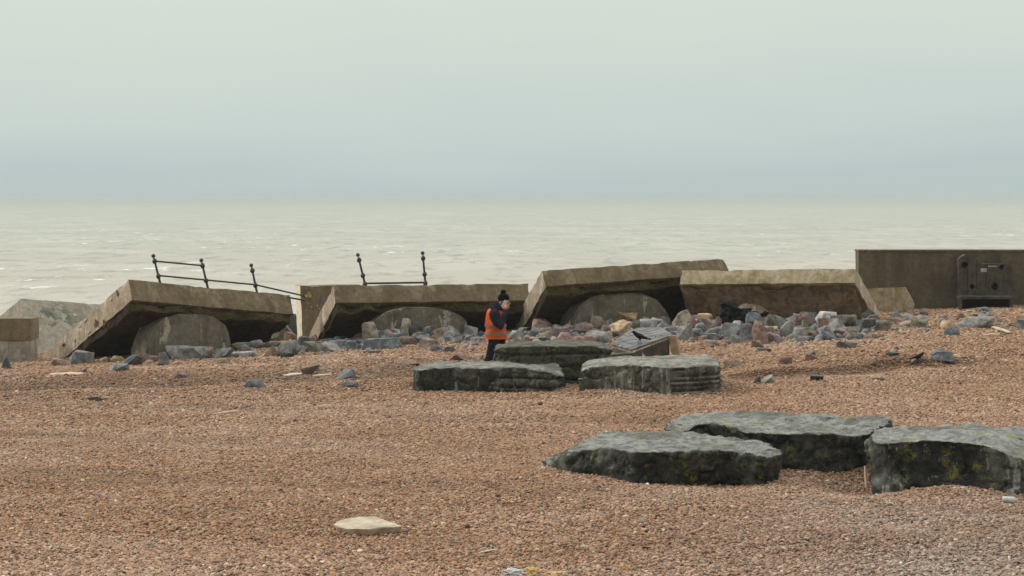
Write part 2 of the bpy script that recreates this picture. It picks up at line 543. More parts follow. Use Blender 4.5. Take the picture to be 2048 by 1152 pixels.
def grid_mesh(name, xs, ys, Z, material):
    X, Y = np.meshgrid(xs, ys)
    nx, ny = len(xs), len(ys)
    co = np.stack([X.ravel(), Y.ravel(), Z.ravel()], 1)
    i = np.arange(nx * ny).reshape(ny, nx)
    q = np.stack([i[:-1, :-1].ravel(), i[:-1, 1:].ravel(), i[1:, 1:].ravel(), i[1:, :-1].ravel()], 1)
    me = bpy.data.meshes.new(name)
    me.from_pydata(co.tolist(), [], q.tolist())
    me.shade_smooth()
    me.materials.append(material)
    o = bpy.data.objects.new(name, me)
    COL.objects.link(o)
    return o

xs = axis(-15, 16, 0.14, -4000, 4000)
ys = axis(17, 60, 0.13, -600, 260)
XX, YY = np.meshgrid(xs, ys)
tag(grid_mesh("beach", xs, ys, G(XX, YY), MAT['beach']), "brown shingle beach sloping down to the left", "beach", kind='structure')
sx = axis(-60, 60, 6, -16000, 16000, 1.3)
sy = axis(66, 200, 4, 60, 17000, 1.25)
SX, SY = np.meshgrid(sx, sy)
SEA_Z = -2.3
tag(grid_mesh("sea", sx, sy, SX * 0 + SEA_Z, MAT['sea']), "pale murky green sea with small whitecaps", "sea", kind='structure')

def pebbles():
    pts = []
    # bands of distance: nearer ones dense and small, farther ones sparser
    for (y0, y1, dens, size) in ((17.5, 24, 1750, 0.0123), (24, 31, 1700, 0.0122), (31, 41, 1000, 0.0145), (41, 56.5, 460, 0.0200)):
        xw = y1 * 1024 / F + 3.2
        n = int((y1 - y0) * 2 * xw * dens)
        y = rng.uniform(y0, y1, n)
        x = rng.uniform(-xw, xw, n)
        k = np.abs(x) < y * 1024 / F + 3.0
        x, y = x[k], y[k]
        n = len(x)
        s = size * np.exp(rng.normal(0, 0.30, n))
        s = np.where(rng.random(n) < 0.006, s * 1.4, s)
        pts.append(np.stack([x, y, s], 1))
    P = np.concatenate(pts)
    x, y, s = P.T
    n = len(x)
    z = G(x, y) + s * rng.uniform(-0.15, 0.70, n)
    scl = np.stack([s * rng.uniform(1.0, 1.65, n), s * rng.uniform(0.8, 1.1, n), s * rng.uniform(0.45, 0.8, n)], 1)
    rot = np.stack([rng.normal(0, 0.35, n), rng.normal(0, 0.35, n), rng.uniform(0, 6.283, n)], 1)
    pal = np.array([(0.37, 0.185, 0.098), (0.43, 0.235, 0.130), (0.52, 0.325, 0.20), (0.27, 0.130, 0.072), (0.40, 0.255, 0.165), (0.62, 0.46, 0.31),
                    (0.13, 0.085, 0.062), (0.20, 0.185, 0.17), (0.31, 0.29, 0.26), (0.74, 0.66, 0.56), (0.050, 0.044, 0.042), (0.54, 0.28, 0.12)])
    pr = np.array([0.20, 0.19, 0.13, 0.13, 0.17, 0.060, 0.085, 0.012, 0.018, 0.006, 0.014, 0.02])
    col = pal[rng.choice(len(pal), n, p=pr / pr.sum())]
    mean = (pal * (pr / pr.sum())[:, None]).sum(0)
    soft = (0.20 + 0.24 * sst(21, 29, y))[:, None]          # the bank higher up is one even mix
    col = col * (1 - soft) + mean * soft
    col = col * np.exp(rng.normal(0, 0.17, (n, 1))) * np.array([[0.945, 0.965, 0.93]])
    # drifts of one mix or another
    d = vnoise(x / 2.2, y / 1.6, 11) + 0.6 * vnoise(x / 0.7, y / 0.5, 12)
    grey = np.clip(0.08 + 0.38 * sst(-1, 5, x) * sst(27, 20, y) + 0.30 * d, 0, 0.6)[:, None]
    lum = col.mean(1, keepdims=True)
    col = col * (1 - grey) + lum * np.array([[1.04, 0.99, 0.93]]) * grey
    col = col * (1 + 0.35 * np.clip(d, -0.6, 0.6))[:, None]
    # damp strips: behind the crest, along the scarp
    ye = 38.4 + (x + 3.15) * 0.46
    ye = ye + 0.5 * vnoise(x / 1.7, y * 0, 5)
    damp_dark = sst(0.3, -2.2, x) * sst(ye, ye + 0.35, y) * (1 - sst(ye + 5, ye + 9, y)) * 0.36
    y2 = 39.7 + (x - 5.25) * 0.55 + 0.7 * vnoise(x / 0.9, y * 0, 6)
    damp_dark = damp_dark + sst(3.6, 5.2, x) * (1 - sst(8.5, 11, x)) * np.exp(-((y - y2 - 0.1) / 0.40) ** 2) * 0.36
    damp_dark = damp_dark + np.exp(-(((x - 4.2) / 0.5) ** 2 + ((y - 25.5) / 0.6) ** 2)) * 0.35  # darker in the scour hollow beside the front blocks
    rd = y + 0.25 * x + 0.8 * vnoise(x / 4.0, y / 4.0, 8)
    damp_dark = damp_dark + 0.14 * (np.exp(-((rd - 32.6) / 0.7) ** 2) + np.exp(-((rd - 28.1) / 0.5) ** 2) + np.exp(-((rd - 24.4) / 0.45) ** 2))  # darker bands just behind the low ridges
    col = col * (1 - np.clip(damp_dark, 0, 0.5))[:, None]
    # grey and buff chips of rubble in the heaps
    m = 2600
    cx = rng.uniform(-5.2, 10.2, m)
    cyy = np.interp(cx, [-5.2, -1, 1, 4, 7, 10.2], [50.9, 50.6, 50.0, 49.4, 48.6, 49.8]) + rng.normal(0, 1.0, m)
    cyy = np.minimum(cyy, 52.0)
    cs_ = 0.026 * np.exp(rng.normal(0, 0.5, m))
    cz = G(cx, cyy) + cs_ * rng.uniform(0.1, 0.8, m)
    cpal = np.array([C for C in ((.20, .21, .21), (.13, .14, .15), (.30, .30, .29), (.30, .21, .18), (.36, .31, .24), (.19, .15, .12), (.08, .085, .09))])
    ccol = cpal[rng.integers(0, len(cpal), m)]
    x, y, z, s = np.r_[x, cx], np.r_[y, cyy], np.r_[z, cz], np.r_[s, cs_]
    scl = np.r_[scl, np.stack([cs_ * rng.uniform(1, 1.6, m), cs_ * rng.uniform(.8, 1.2, m), cs_ * rng.uniform(.6, 1.0, m)], 1)]
    rot = np.r_[rot, rng.uniform(-0.6, 0.6, (m, 3)) + np.stack([cx * 0, cx * 0, rng.uniform(0, 6.28, m)], 1)]
    col = np.r_[col, ccol]
    me = bpy.data.meshes.new("pebbles")
    me.from_pydata(np.stack([x, y, z], 1).tolist(), [], [])
    for nm, arr in (("scl", scl), ("rot", rot), ("col", col)):
        a = me.attributes.new(nm, 'FLOAT_VECTOR', 'POINT')
        a.data.foreach_set("vector", np.ascontiguousarray(arr, dtype=np.float32).ravel())
    me.materials.append(MAT['pebble'])
    o = bpy.data.objects.new("pebbles", me)
    COL.objects.link(o)
    tag(o, "loose brown and grey flint pebbles covering the beach", "pebbles", kind='stuff')
    ng = bpy.data.node_groups.new("scatter", 'GeometryNodeTree')
    ng.interface.new_socket("Geometry", in_out='INPUT', socket_type='NodeSocketGeometry')
    ng.interface.new_socket("Geometry", in_out='OUTPUT', socket_type='NodeSocketGeometry')
    gi, go = N(ng, 'NodeGroupInput'), N(ng, 'NodeGroupOutput')
    ico = N(ng, 'GeometryNodeMeshIcoSphere')
    ico.inputs['Subdivisions'].default_value = 2
    ico.inputs['Radius'].default_value = 1.0
    ss = N(ng, 'GeometryNodeSetShadeSmooth')
    sm = N(ng, 'GeometryNodeSetMaterial')
    sm.inputs['Material'].default_value = MAT['pebble']
    iop = N(ng, 'GeometryNodeInstanceOnPoints')
    na1 = N(ng, 'GeometryNodeInputNamedAttribute', data_type='FLOAT_VECTOR')
    na1.inputs['Name'].default_value = "scl"
    na2 = N(ng, 'GeometryNodeInputNamedAttribute', data_type='FLOAT_VECTOR')
    na2.inputs['Name'].default_value = "rot"
    e2r = N(ng, 'FunctionNodeEulerToRotation')
    L = ng.links.new
    L(ico.outputs['Mesh'], ss.inputs[0]); L(ss.outputs[0], sm.inputs[0])
    L(gi.outputs[0], iop.inputs['Points']); L(sm.outputs[0], iop.inputs['Instance'])
    L(na1.outputs[0], iop.inputs['Scale']); L(na2.outputs[0], e2r.inputs[0]); L(e2r.outputs[0], iop.inputs['Rotation'])
    L(iop.outputs[0], go.inputs[0])
    md = o.modifiers.new("scatter", 'NODES')
    md.node_group = ng
pebbles()

# ------------------------------------------------------------------ fallen sea-wall slabs
def grid_box(o, e, d, t, step, amp, seed, chip=0.0, lip=False, ragged=0.0):
    """subdivided box spanned by e, d, t from corner o, roughened; returns bmesh"""
    n = [max(1, int(round(v.length / step))) for v in (e, d, t)]
    bm = bmesh.new()
    lay = bm.verts.layers.float.new('lip') if lip else None
    cache = {}
    def V(i, j, k):
        key = (i, j, k)
        if key in cache:
            return cache[key]
        u, v, w_ = i / n[0], j / n[1], k / n[2]
        p = o + e * u + d * v + t * w_
        q = p + Vector((seed * 3.1, seed * 1.7, seed * 5.3))
        r = Vector((fbm(q, 1.3), fbm(q + Vector((9, 0, 0)), 1.3), fbm(q + Vector((0, 9, 0)), 1.3))) * amp
        onedge = ((i in (0, n[0])) + (j in (0, n[1])) + (k in (0, n[2]))) >= 2
        if onedge and chip:
            c = max(0.0, fbm(q, 2.7)) * chip
            r += ((o + e * .5 + d * .5 + t * .5) - p).normalized() * c
        if ragged and j == 0:
            r += d.normalized() * ragged * (0.35 + 1.2 * max(-0.25, fbm(q, 2.0, 5)))
        vv = bm.verts.new(p + r)
        if lip:
            vv[lay] = max(0.0, 1 - v * d.length / lip)
        cache[key] = vv
        return vv
    def face(a, b, c, d_):
        bm.faces.new((a, b, c, d_))
    for i in range(n[0]):
        for j in range(n[1]):
            face(V(i, j, 0), V(i + 1, j, 0), V(i + 1, j + 1, 0), V(i, j + 1, 0))
            face(V(i, j, n[2]), V(i, j + 1, n[2]), V(i + 1, j + 1, n[2]), V(i + 1, j, n[2]))
    for i in range(n[0]):
        for k in range(n[2]):
            face(V(i, 0, k), V(i, 0, k + 1), V(i + 1, 0, k + 1), V(i + 1, 0, k))
            face(V(i, n[1], k), V(i + 1, n[1], k), V(i + 1, n[1], k + 1), V(i, n[1], k + 1))
    for j in range(n[1]):
        for k in range(n[2]):
            face(V(0, j, k), V(0, j + 1, k), V(0, j + 1, k + 1), V(0, j, k + 1))
            face(V(n[0], j, k), V(n[0], j, k + 1), V(n[0], j + 1, k + 1), V(n[0], j + 1, k))
    bmesh.ops.recalc_face_normals(bm, faces=bm.faces)
    bm.normal_update()
    return bm

SLABS = {}
def slab(P0, P1, dvec, thick, label, seed, panel='panel', under='under', end_left=True, end_right=False, layer=0.22, ud=None, lipw=0.30):
    e = P1 - P0
    d = dvec
    n = e.cross(d).normalized()
    if n.z < 0:
        n = -n
    t = -n * thick
    base = (P0 + P1) / 2 + d * 0.9
    base.z = float(G(base.x, base.y))
    root = empty("seawall_slab", base, label, "concrete slab", "fallen sea wall slabs")
    pb = grid_box(P0, e, d, t, 0.11, 0.009, seed, 0.075)
    for f in pb.faces:
        nrm = f.normal
        if end_left and nrm.dot(-e.normalized()) > 0.6 or end_right and nrm.dot(e.normalized()) > 0.6:
            f.material_index = 1
    mk("concrete_panel", pb, [MAT[panel], MAT['end']], root, smooth=40)
    o2 = P0 + t * 1.01 + d.normalized() * 0.05 + e.normalized() * 0.03
    e2 = e - e.normalized() * 0.06
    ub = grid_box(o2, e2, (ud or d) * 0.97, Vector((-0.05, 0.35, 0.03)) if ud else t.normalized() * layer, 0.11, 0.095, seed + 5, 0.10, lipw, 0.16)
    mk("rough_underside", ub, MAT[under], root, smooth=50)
    SLABS[label] = (P0, e, d, t)
    return root

A0, A1 = at(257, 559, 49.5), at(580, 590, 52.6)
SLAB_A = slab(A0, A1, (at(78, 716, 52.7) - A0) * 1.1, 0.56, "tilted brown concrete slab carrying the railing with two rails and a dangling end", 1)
B0, B1 = at(667, 571, 51.3), at(1057, 567, 52.9)
slab(B0, B1, (at(616, 674, 53.8) - B0) * 1.15, 0.50, "level brown concrete slab carrying two lone leaning posts, behind the walker", 2)
C0, C1 = at(1082, 541, 51.2), at(1450, 517, 53.3)
slab(C0, C1, (at(1021, 657, 53.8) - C0) * 1.15, 0.46, "bare concrete slab rising towards the intact wall with a raised pale end beside the gap", 3)
D0, D1 = at(1363, 541, 52.2), at(1712, 537, 50.7)
slab(D0, D1, (at(1764, 632, 52.5) - D1) * 1.15, 0.42, "yellowish concrete slab with an earthy pale underside, nearest the wall with the bench", 4,
     'panel_pale', 'under_pale', False, True, 0.30, Vector((0.42, 0.35, -1.25)), 0.10)

# slab with green paint, behind the railing slab
g0, g1 = at(42, 597, 54.4), at(225, 611, 56.2)
gd = at(76, 742, 53.3) - g0
gb = grid_box(g0, g1 - g0, gd, Vector((-0.80, 0.75, -0.55)), 0.15, 0.004, 9, 0.03)
tag(mk("seawall_slab", gb, MAT['graf'], origin=((g0.x + g1.x) / 2, 54.5, -0.6), smooth=40),
    "pale concrete slab smeared with green paint, leaning behind the low corner block", "concrete slab", "fallen sea wall slabs")

GSL = [o for o in COL.objects if o.get('label', '').startswith('pale concrete slab smeared')][0]
PENDING = [(96, 622, .20, 'pntgd', .8), (112, 632, .16, 'pntg', .9), (130, 622, .14, 'pntg', .6), (140, 640, .18, 'pntgd', 1.0), (104, 648, .12, 'pntgd', .7), (84, 634, .07, 'pntw', 1.2), (120, 618, .08, 'pntw', .4), (150, 630, .10, 'pntw', .5), (78, 660, .08, 'pntw', 1.6)]
# upright piece in the gap, its edge catching the light
p0 = at(600, 572, 54.2)
e_ = at(720, 570, 55.4) - p0
dd = Vector((0.10, -0.05, -2.0))
ub = grid_box(p0, e_, dd, Vector((-0.20, 0.56, 0)), 0.13, 0.010, 12, 0.04)
for f in ub.faces:
    if f.normal.x < -0.6:
        f.material_index = 1
MAT['bright'] = m_conc("lit edge concrete", (0.86, 0.79, 0.62), (0.74, 0.66, 0.50), None, 0, 2.0, 0.3)  # edge face coloured bright to carry the light falling on it
pr_ = mk("concrete_pier", ub, [MAT['panel'], MAT['bright']], origin=(p0.x + 0.6, 54.5, -0.2), smooth=40)
tag(pr_, "upright concrete piece with splashes of paint and a bright cream edge, standing in the gap", "concrete pier")
MAT['pnt1'] = plain("ochre paint", (0.34, 0.25, 0.09), 0.8, 0.3, 12)
MAT['pnt2'] = plain("violet paint", (0.17, 0.12, 0.26), 0.8, 0.3, 12)
MAT['pnt3'] = plain("pale paint", (0.42, 0.40, 0.32), 0.8, 0.2, 12)
MAT['pntg'] = plain("green paint", (0.185, 0.225, 0.165), 0.85, 0.35, 5)
MAT['pntgd'] = plain("dull green paint", (0.215, 0.225, 0.175), 0.85, 0.35, 5)
MAT['pntw'] = plain("whitish paint", (0.46, 0.45, 0.38), 0.85, 0.2, 5)
def splash(px, py, r, m_, o, e, d, parent, nrm_off=0.014, seed=0, sq=1.0, name="paint_splash"):
    """a thin dab of paint lying on the plane o + e + d"""
    n = e.cross(d).normalized()
    if n.y > 0: n = -n
    ray = at(px, py, 1.0) - Vector((0, 0, H))
    c = Vector((0, 0, H)) + ray * ((o - Vector((0, 0, H))).dot(n) / ray.dot(n))
    eu, dv = e.normalized(), d.normalized()
    bm = bmesh.new()
    K = 22
    ring = []
    for k in range(K):
        a = k / K * 2 * math.pi
        q = 0.55 + 0.75 * abs(fbm((math.cos(a) * 1.3 + seed * 5, math.sin(a) * 1.3, seed), 1.0)) * 1.6
        ring.append(c + eu * (r * q * math.cos(a)) + dv * (r * q * sq * math.sin(a)))
    lo = [bm.verts.new(p_ + n * nrm_off) for p_ in ring]
    hi = [bm.verts.new(p_ + n * (nrm_off + 0.004)) for p_ in ring]
    bm.faces.new(hi); bm.faces.new(lo[::-1])
    for k in range(K):
        bm.faces.new((lo[k], lo[(k + 1) % K], hi[(k + 1) % K], hi[k]))
    bmesh.ops.recalc_face_normals(bm, faces=bm.faces)
    mk(name, bm, m_, parent)
for i, (px, py, r, m_) in enumerate(((618, 590, 0.085, 'pnt1'), (612, 592, 0.05, 'pnt3'), (642, 598, 0.055, 'pnt2'), (622, 614, 0.03, 'pnt3'), (634, 611, 0.03, 'pnt3'),
                                     (616, 606, 0.022, 'pnt3'), (627, 602, 0.02, 'pnt1'), (638, 617, 0.02, 'pnt3'), (611, 620, 0.018, 'pnt3'))):
    splash(px, py, r, MAT[m_], p0, e_, dd, pr_, 0.016, i + 1, 1.2)

for i, (px, py, r, m_, sq) in enumerate(PENDING):
    splash(px, py, r, MAT[m_], g0, g1 - g0, gd, GSL, 0.006, i + 61, sq)
MAT['rust'] = plain("rust stain", (0.115, 0.045, 0.022), 0.9, 0.4, 9)
_P0, _e, _d, _t = SLABS["tilted brown concrete slab carrying the railing with two rails and a dangling end"]
for i, (px, py, r, m_, sq, nm) in enumerate(((193, 648, 0.12, 'rust', 0.8, 'rust_stain'), (209, 646, 0.08, 'rust', 1.4, 'rust_stain'), (236, 587, 0.06, 'rust', 1.5, 'rust_stain'), (178, 664, 0.10, 'pntw', 0.35, 'paint_splash'),
                                             (160, 652, 0.09, 'pntw', 0.3, 'paint_splash'), (172, 640, 0.12, 'pntw', 0.25, 'paint_splash'), (150, 680, 0.08, 'pntw', 0.5, 'paint_splash'), (222, 598, 0.06, 'pntw', 0.8, 'paint_splash'), (128, 690, 0.09, 'rust', 0.5, 'rust_stain'))):
    splash(px, py, r, MAT[m_], _P0, _d, _t, SLAB_A, 0.016, i + 31, sq, nm)

# low corner block at the frame's edge
def blockbox(name, x0, x1, y0, y1, z0, z1, m_, parent, seed, amp=0.012, chip=0.05):
    return mk(name, grid_box(Vector((x0, y0, z1)), Vector((x1 - x0, 0, 0)), Vector((0, y1 - y0, 0)), Vector((0, 0, z0 - z1)), 0.13, amp, seed, chip), m_, parent, smooth=40)
hb = at(63, 637, 51.2)
root = empty("corner_block", (hb.x - 1.2, 51.6, -0.65), "square concrete block with a darker cap in front of the green painted slab", "concrete block")
zc = at(63, 681, 51.2).z
blockbox("cap", hb.x - 2.6, hb.x, 51.2, 52.0, zc, hb.z, MAT['ledge'], root, 20)
blockbox("base", hb.x - 2.58, hb.x - 0.02, 51.23, 51.98, -1.0, zc - 0.003, MAT['graf'], root, 21)

# arched concrete footings bulging out below the slabs
KA = "tilted brown concrete slab carrying the railing with two rails and a dangling end"
KB = "level brown concrete slab carrying two lone leaning posts, behind the walker"
KC = "bare concrete slab rising towards the intact wall with a raised pale end beside the gap"
ARCHES = []
def arch(px0, px1, pytop, Y, yaw, label, depth=0.9, lean=0.0, m_='arch', power=2.6, key=None):
    if key:
        P0, e, d, t = SLABS[key]
        n = e.cross(d).normalized()
        q = P0 + t + t.normalized() * 0.24
        ray = at((px0 + px1) / 2, pytop, 1.0) - Vector((0, 0, H))
        hit = Vector((0, 0, H)) + ray * ((q - Vector((0, 0, H))).dot(n) / ray.dot(n))
        Y = hit.y
        yaw = math.atan2(e.y, e.x) * 0.92
    a, b = at(px0, 690, Y), at(px1, 690, Y)
    zt = at((px0 + px1) / 2, pytop, Y).z
    cx, hw = (a.x + b.x) / 2, (b.x - a.x) / 2 / math.cos(yaw)
    ARCHES.append((cx, Y, yaw, hw))
    zb = float(G(cx, Y)) - 0.25
    hh = zt - zb
    bm = bmesh.new()
    K, J = 40, 8
    rows = []
    for j in range(J + 1):
        row = []
        for k in range(K + 1):
            a_ = math.pi * k / K
            c, s = math.cos(a_), math.sin(a_)
            wob = 1 + 0.035 * fbm((c * 1.6 + px0, s * 1.6, 0), 1.6, 4)
            x = -hw * wob * math.copysign(abs(c) ** (2 / power), c)
            z = hh * wob * abs(s) ** (2 / power)
            y = depth * j / J
            p = Vector((x, y + lean * z, z))
            p += Vector((0, 1, 0)) * 0.03 * fbm(p + Vector((px0, 0, 0)), 1.2)
            row.append(bm.verts.new(p))
        rows.append(row)
    for j in range(J):
        for k in range(K):
            bm.faces.new((rows[j][k], rows[j][k + 1], rows[j + 1][k + 1], rows[j + 1][k]))
    bm.faces.new(rows[0]); bm.faces.new(rows[-1][::-1])
    bmesh.ops.recalc_face_normals(bm, faces=bm.faces)
    fr = [f for f in bm.faces if len(f.verts) > 10]
    ed = {e for f in fr for e in f.edges}
    bmesh.ops.bevel(bm, geom=list(ed), offset=0.05, segments=2, affect='EDGES')
    bmesh.ops.triangulate(bm, faces=[f for f in bm.faces if len(f.verts) > 4])
    bmesh.ops.rotate(bm, cent=(0, 0, 0), matrix=Matrix.Rotation(yaw, 3, 'Z'), verts=bm.verts)
    bmesh.ops.translate(bm, vec=(cx, Y, zb), verts=bm.verts)
    tag(mk("arched_footing", bm, MAT[m_], origin=(cx, Y, zb), smooth=35), label, "concrete arch", "arched footings under the slabs")
arch(304, 459, 627, 50.5, R(-8), "pale rounded concrete arch under the slab with the two-rail railing", key=KA)
arch(738, 948, 615, 51.45, R(-3), "streaked concrete arch under the slab with two lone posts", key=KB)
arch(1142, 1347, 586, 51.75, R(-4), "white-dribbled concrete arch under the slab that rises to its end", key=KC)
MAT['crumb'] = m_conc('crumbling concrete', (0.34, 0.285, 0.205), (0.17, 0.125, 0.08), None, 0.5, 1.5, 0.7, (0.56, 0.50, 0.39))
arch(1455, 1668, 596, 51.5, R(9), "crumbling pale arch below the yellowish slab, beside the black sheet", 0.6, 0.2, 'crumb', 2.2)

# intact wall
wl = at(1717, 503, 56.0)
root = empty("sea_wall", (wl.x + 6, 56.2, 0.35), "tall intact dark concrete sea wall behind the bench", "sea wall")
blockbox("wall_panel", wl.x, wl.x + 30, 56.0, 56.5, -0.8, wl.z, MAT['wall'], root, 30, 0.008, 0.03)
zl = at(1900, 628, 55.6).z
blockbox("ledge", wl.x + 1.6, wl.x + 30, 55.05, 55.99, -0.6, zl, MAT['ledge'], root, 31, 0.015, 0.05)
blockbox("coping", wl.x - 0.02, wl.x + 30, 55.97, 56.53, wl.z + 0.003, wl.z + 0.05, MAT['panel'], root, 32, 0.006, 0.02)
# broken stub before the wall
bm = bmesh.new()
for (px, py, Y) in ((1732, 577, 54.6), (1808, 574, 54.5), (1829, 606, 54.8), (1826, 645, 54.8), (1805, 650, 54.5), (1732, 650, 54.6), (1732, 577, 55.2), (1811, 574, 55.2), (1829, 606, 55.3), (1826, 645, 55.3), (1732, 650, 55.2)):
    bm.verts.new(at(px, py, Y))
bmesh.ops.convex_hull(bm, input=bm.verts)
bmesh.ops.subdivide_edges(bm, edges=list(bm.edges), cuts=2, use_grid_fill=True)
tag(mk("wall_stub", bm, MAT['panel_pale'], origin=(at(1780, 640, 54.8).x, 54.8, 0.3), smooth=25), "short chamfered yellowish wall stub in front of the dark wall", "concrete stub")

# ------------------------------------------------------------------ bench against the wall
def poly_prism(bm, pts, y0, y1):
    f = [bm.verts.new((x, y0, z)) for x, z in pts]
    b = [bm.verts.new((x, y1, z)) for x, z in pts]
    bm.faces.new(f); bm.faces.new(b[::-1])
    k = len(pts)
    for i in range(k):
        bm.faces.new((f[i], b[i], b[(i + 1) % k], f[(i + 1) % k]))
    bmesh.ops.recalc_face_normals(bm, faces=bm.faces)

def bench():
    Y = 55.62
    P = lambda px, py: (at(px, py, Y).x, at(px, py, Y).z)
    gx, gz = P(1967, 628)
    root = empty("bench", (gx, Y, gz), "dark timber bench with a tall wavy back pierced by round holes, fixed to the wall", "bench")
    holes = ((1930, 530, 7.0), (2003, 534.5, 5.0), (1944.5, 573, 5.2), (1989.6, 573, 7.2))
    # the back: vertical boards, wavy top, round holes cut right through
    top = [(1917, 520), (1923, 513), (1931, 509), (1941, 511), (1950, 516), (1957, 523), (1963, 528), (1976, 527), (1996, 527.5), (2012, 528), (2023, 532)]
    bm = bmesh.new()
    poly_prism(bm, [P(*q) for q in top] + [P(2023, 628), P(1917, 628)], Y, 55.992)
    me = bpy.data.meshes.new("b"); bm.to_mesh(me); bm.free()
    o = bpy.data.objects.new("b", me); COL.objects.link(o)
    cb = bmesh.new()
    for px, py, r in holes:
        x, z = P(px, py)
        bmesh.ops.create_cone(cb, cap_ends=True, segments=24, radius1=r * Y / F, radius2=r * Y / F, depth=0.5,
                              matrix=Matrix.Translation((x, Y + 0.08, z)) @ Matrix.Rotation(R(90), 4, 'X'))
    for px in (1935, 1953, 1971, 1988, 2006):         # gaps between boards
        x, _ = P(px, 0)
        box(cb, (x - 0.008, Y - 0.1, gz + 0.48), (x + 0.008, Y + 0.02, gz + 2.2))
    cm = bpy.data.meshes.new("c"); cb.to_mesh(cm); cb.free()
    c = bpy.data.objects.new("c", cm); COL.objects.link(c)
    md = o.modifiers.new("x", 'BOOLEAN'); md.object = c; md.operation = 'DIFFERENCE'; md.solver = 'EXACT'; md.use_self = True
    dg = bpy.context.evaluated_depsgraph_get()
    me2 = bpy.data.meshes.new_from_object(o.evaluated_get(dg))
    bpy.data.objects.remove(o); bpy.data.objects.remove(c)
    b2 = bmesh.new(); b2.from_mesh(me2)
    for v in b2.verts:
        pass
    mk("backrest", b2, MAT['wood'], root)
    xs_, zs_ = P(1912, 591)
    xe_, ze_ = P(2018, 597)
    b = bmesh.new(); box(b, (xs_, Y - 0.45, ze_), (xe_, Y - 0.003, zs_)); bevel(b, 0.012)
    mk("seat", b, MAT['wood'], root)
    for px in (1914, 2013):
        x, _ = P(px, 0)
        b = bmesh.new(); box(b, (x, Y - 0.42, gz - 0.02), (x + 0.06, Y - 0.003, ze_ - 0.003)); bevel(b, 0.008)
        mk("leg", b, MAT['wood'], root)
    b = bmesh.new(); xa, _ = P(1919, 0); xb, _ = P(2012, 0)
    box(b, (xa, Y - 0.20, gz - 0.02), (xb, Y - 0.17, ze_ - 0.006))
    mk("under_seat_shade", b, MAT['black'], root)  # black board added for the shade in the void under the seat
    b = bmesh.new(); x, z = P(1967.5, 540.5)
    box(b, (x - 0.085, Y - 0.012, z - 0.055), (x + 0.085, Y - 0.001, z + 0.055)); bevel(b, 0.004)
    mk("plaque", b, MAT['pnt3'], root)
    x, z = P(1985, 531)
    b = bmesh.new(); box(b, (x - 0.12, Y - 0.010, z - 0.035), (x + 0.12, Y - 0.001, z - 0.005))
    mk("label_strip", b, MAT['pnt3'], root)
bench()

# ------------------------------------------------------------------ railings
def tube(bm, a, b, r, seg=10):
    limb(bm, a, b, r, r, seg, caps=False)

def post(foot, top, parent, knuckles=(0.36, 0.80), r=0.030):
    foot, top = Vector(foot), Vector(top)
    bm = bmesh.new()
    limb(bm, foot, foot.lerp(top, 0.90), r * 1.1, r * 0.85, 12, False)
    for k in knuckles:
        ball(bm, foot.lerp(top, k), r * 2.1, 2, (1, 1, 1.15))
    ball(bm, foot.lerp(top, 0.96), r * 1.75)
    limb(bm, foot, foot.lerp(top, 0.06), r * 2.2, r * 1.3, 12, False)
    mk("post", bm, MAT['iron'], parent, smooth=40)

def on_slab(key, px, py, inset):
    """a point on the upper face of a slab, inset metres behind its front edge, at column px"""
    P0, e, d, t = SLABS[key]
    q = P0 + d.normalized() * inset
    u = 0.0
    lo, hi = -0.2, 1.2
    for _ in range(50):
        u = (lo + hi) / 2
        p = q + e * u
        if 1024 + p.x * F / p.y < px: lo = u
        else: hi = u
    return q + e * u
KA = "tilted brown concrete slab carrying the railing with two rails and a dangling end"
KB = "level brown concrete slab carrying two lone leaning posts, behind the walker"
feet = [on_slab(KA, px, 0, 0.25) for px in (323, 418, 516)]
tops = [at(px, py, f.y + 0.05) for (px, py), f in zip(((306, 509), (402, 518), (502, 528)), feet)]
root = empty("railing", feet[1], "two-rail iron railing with ball posts, leaning on the tilted slab", "railing")
for f, tpt in zip(feet, tops):
    post(f - Vector((0, 0, 0.03)), tpt, root)
up = [f.lerp(tpt, 0.80) for f, tpt in zip(feet, tops)]
lo_ = [f.lerp(tpt, 0.36) for f, tpt in zip(feet, tops)]
bm = bmesh.new(); tube(bm, up[0], up[1], 0.022); mk("top_rail", bm, MAT['iron'], root, smooth=60)
bm = bmesh.new(); tube(bm, lo_[0], lo_[1], 0.022); tube(bm, lo_[1], lo_[2], 0.022); tube(bm, lo_[2], at(609, 592, lo_[2].y + 0.75), 0.022)
mk("lower_rail", bm, MAT['iron'], root, smooth=60)
bm = bmesh.new(); tube(bm, at(574, 594.5, 52.4), at(609, 600.5, 52.9), 0.024); 
tag(mk("loose_rail", bm, MAT['iron'], origin=at(590, 597, 52.6), smooth=60), "short stub of loose iron rail poking past the slab towards the upright piece", "rail")
feet = [on_slab(KB, px, 0, 0.25) for px in (733, 852)]
tops = [at(px, py, f.y + 0.05) for (px, py), f in zip(((715, 507), (845, 503)), feet)]
root = empty("railing", feet[0].lerp(feet[1], 0.5), "two lone leaning iron posts joined by one low rail on the level slab", "railing")
for f, tpt in zip(feet, tops):
    post(f - Vector((0, 0, 0.02)), tpt, root, (0.17, 0.40, 0.82))
bm = bmesh.new(); tube(bm, feet[0].lerp(tops[0], 0.17), feet[1].lerp(tops[1], 0.17), 0.026); mk("low_rail", bm, MAT['iron'], root, smooth=60)

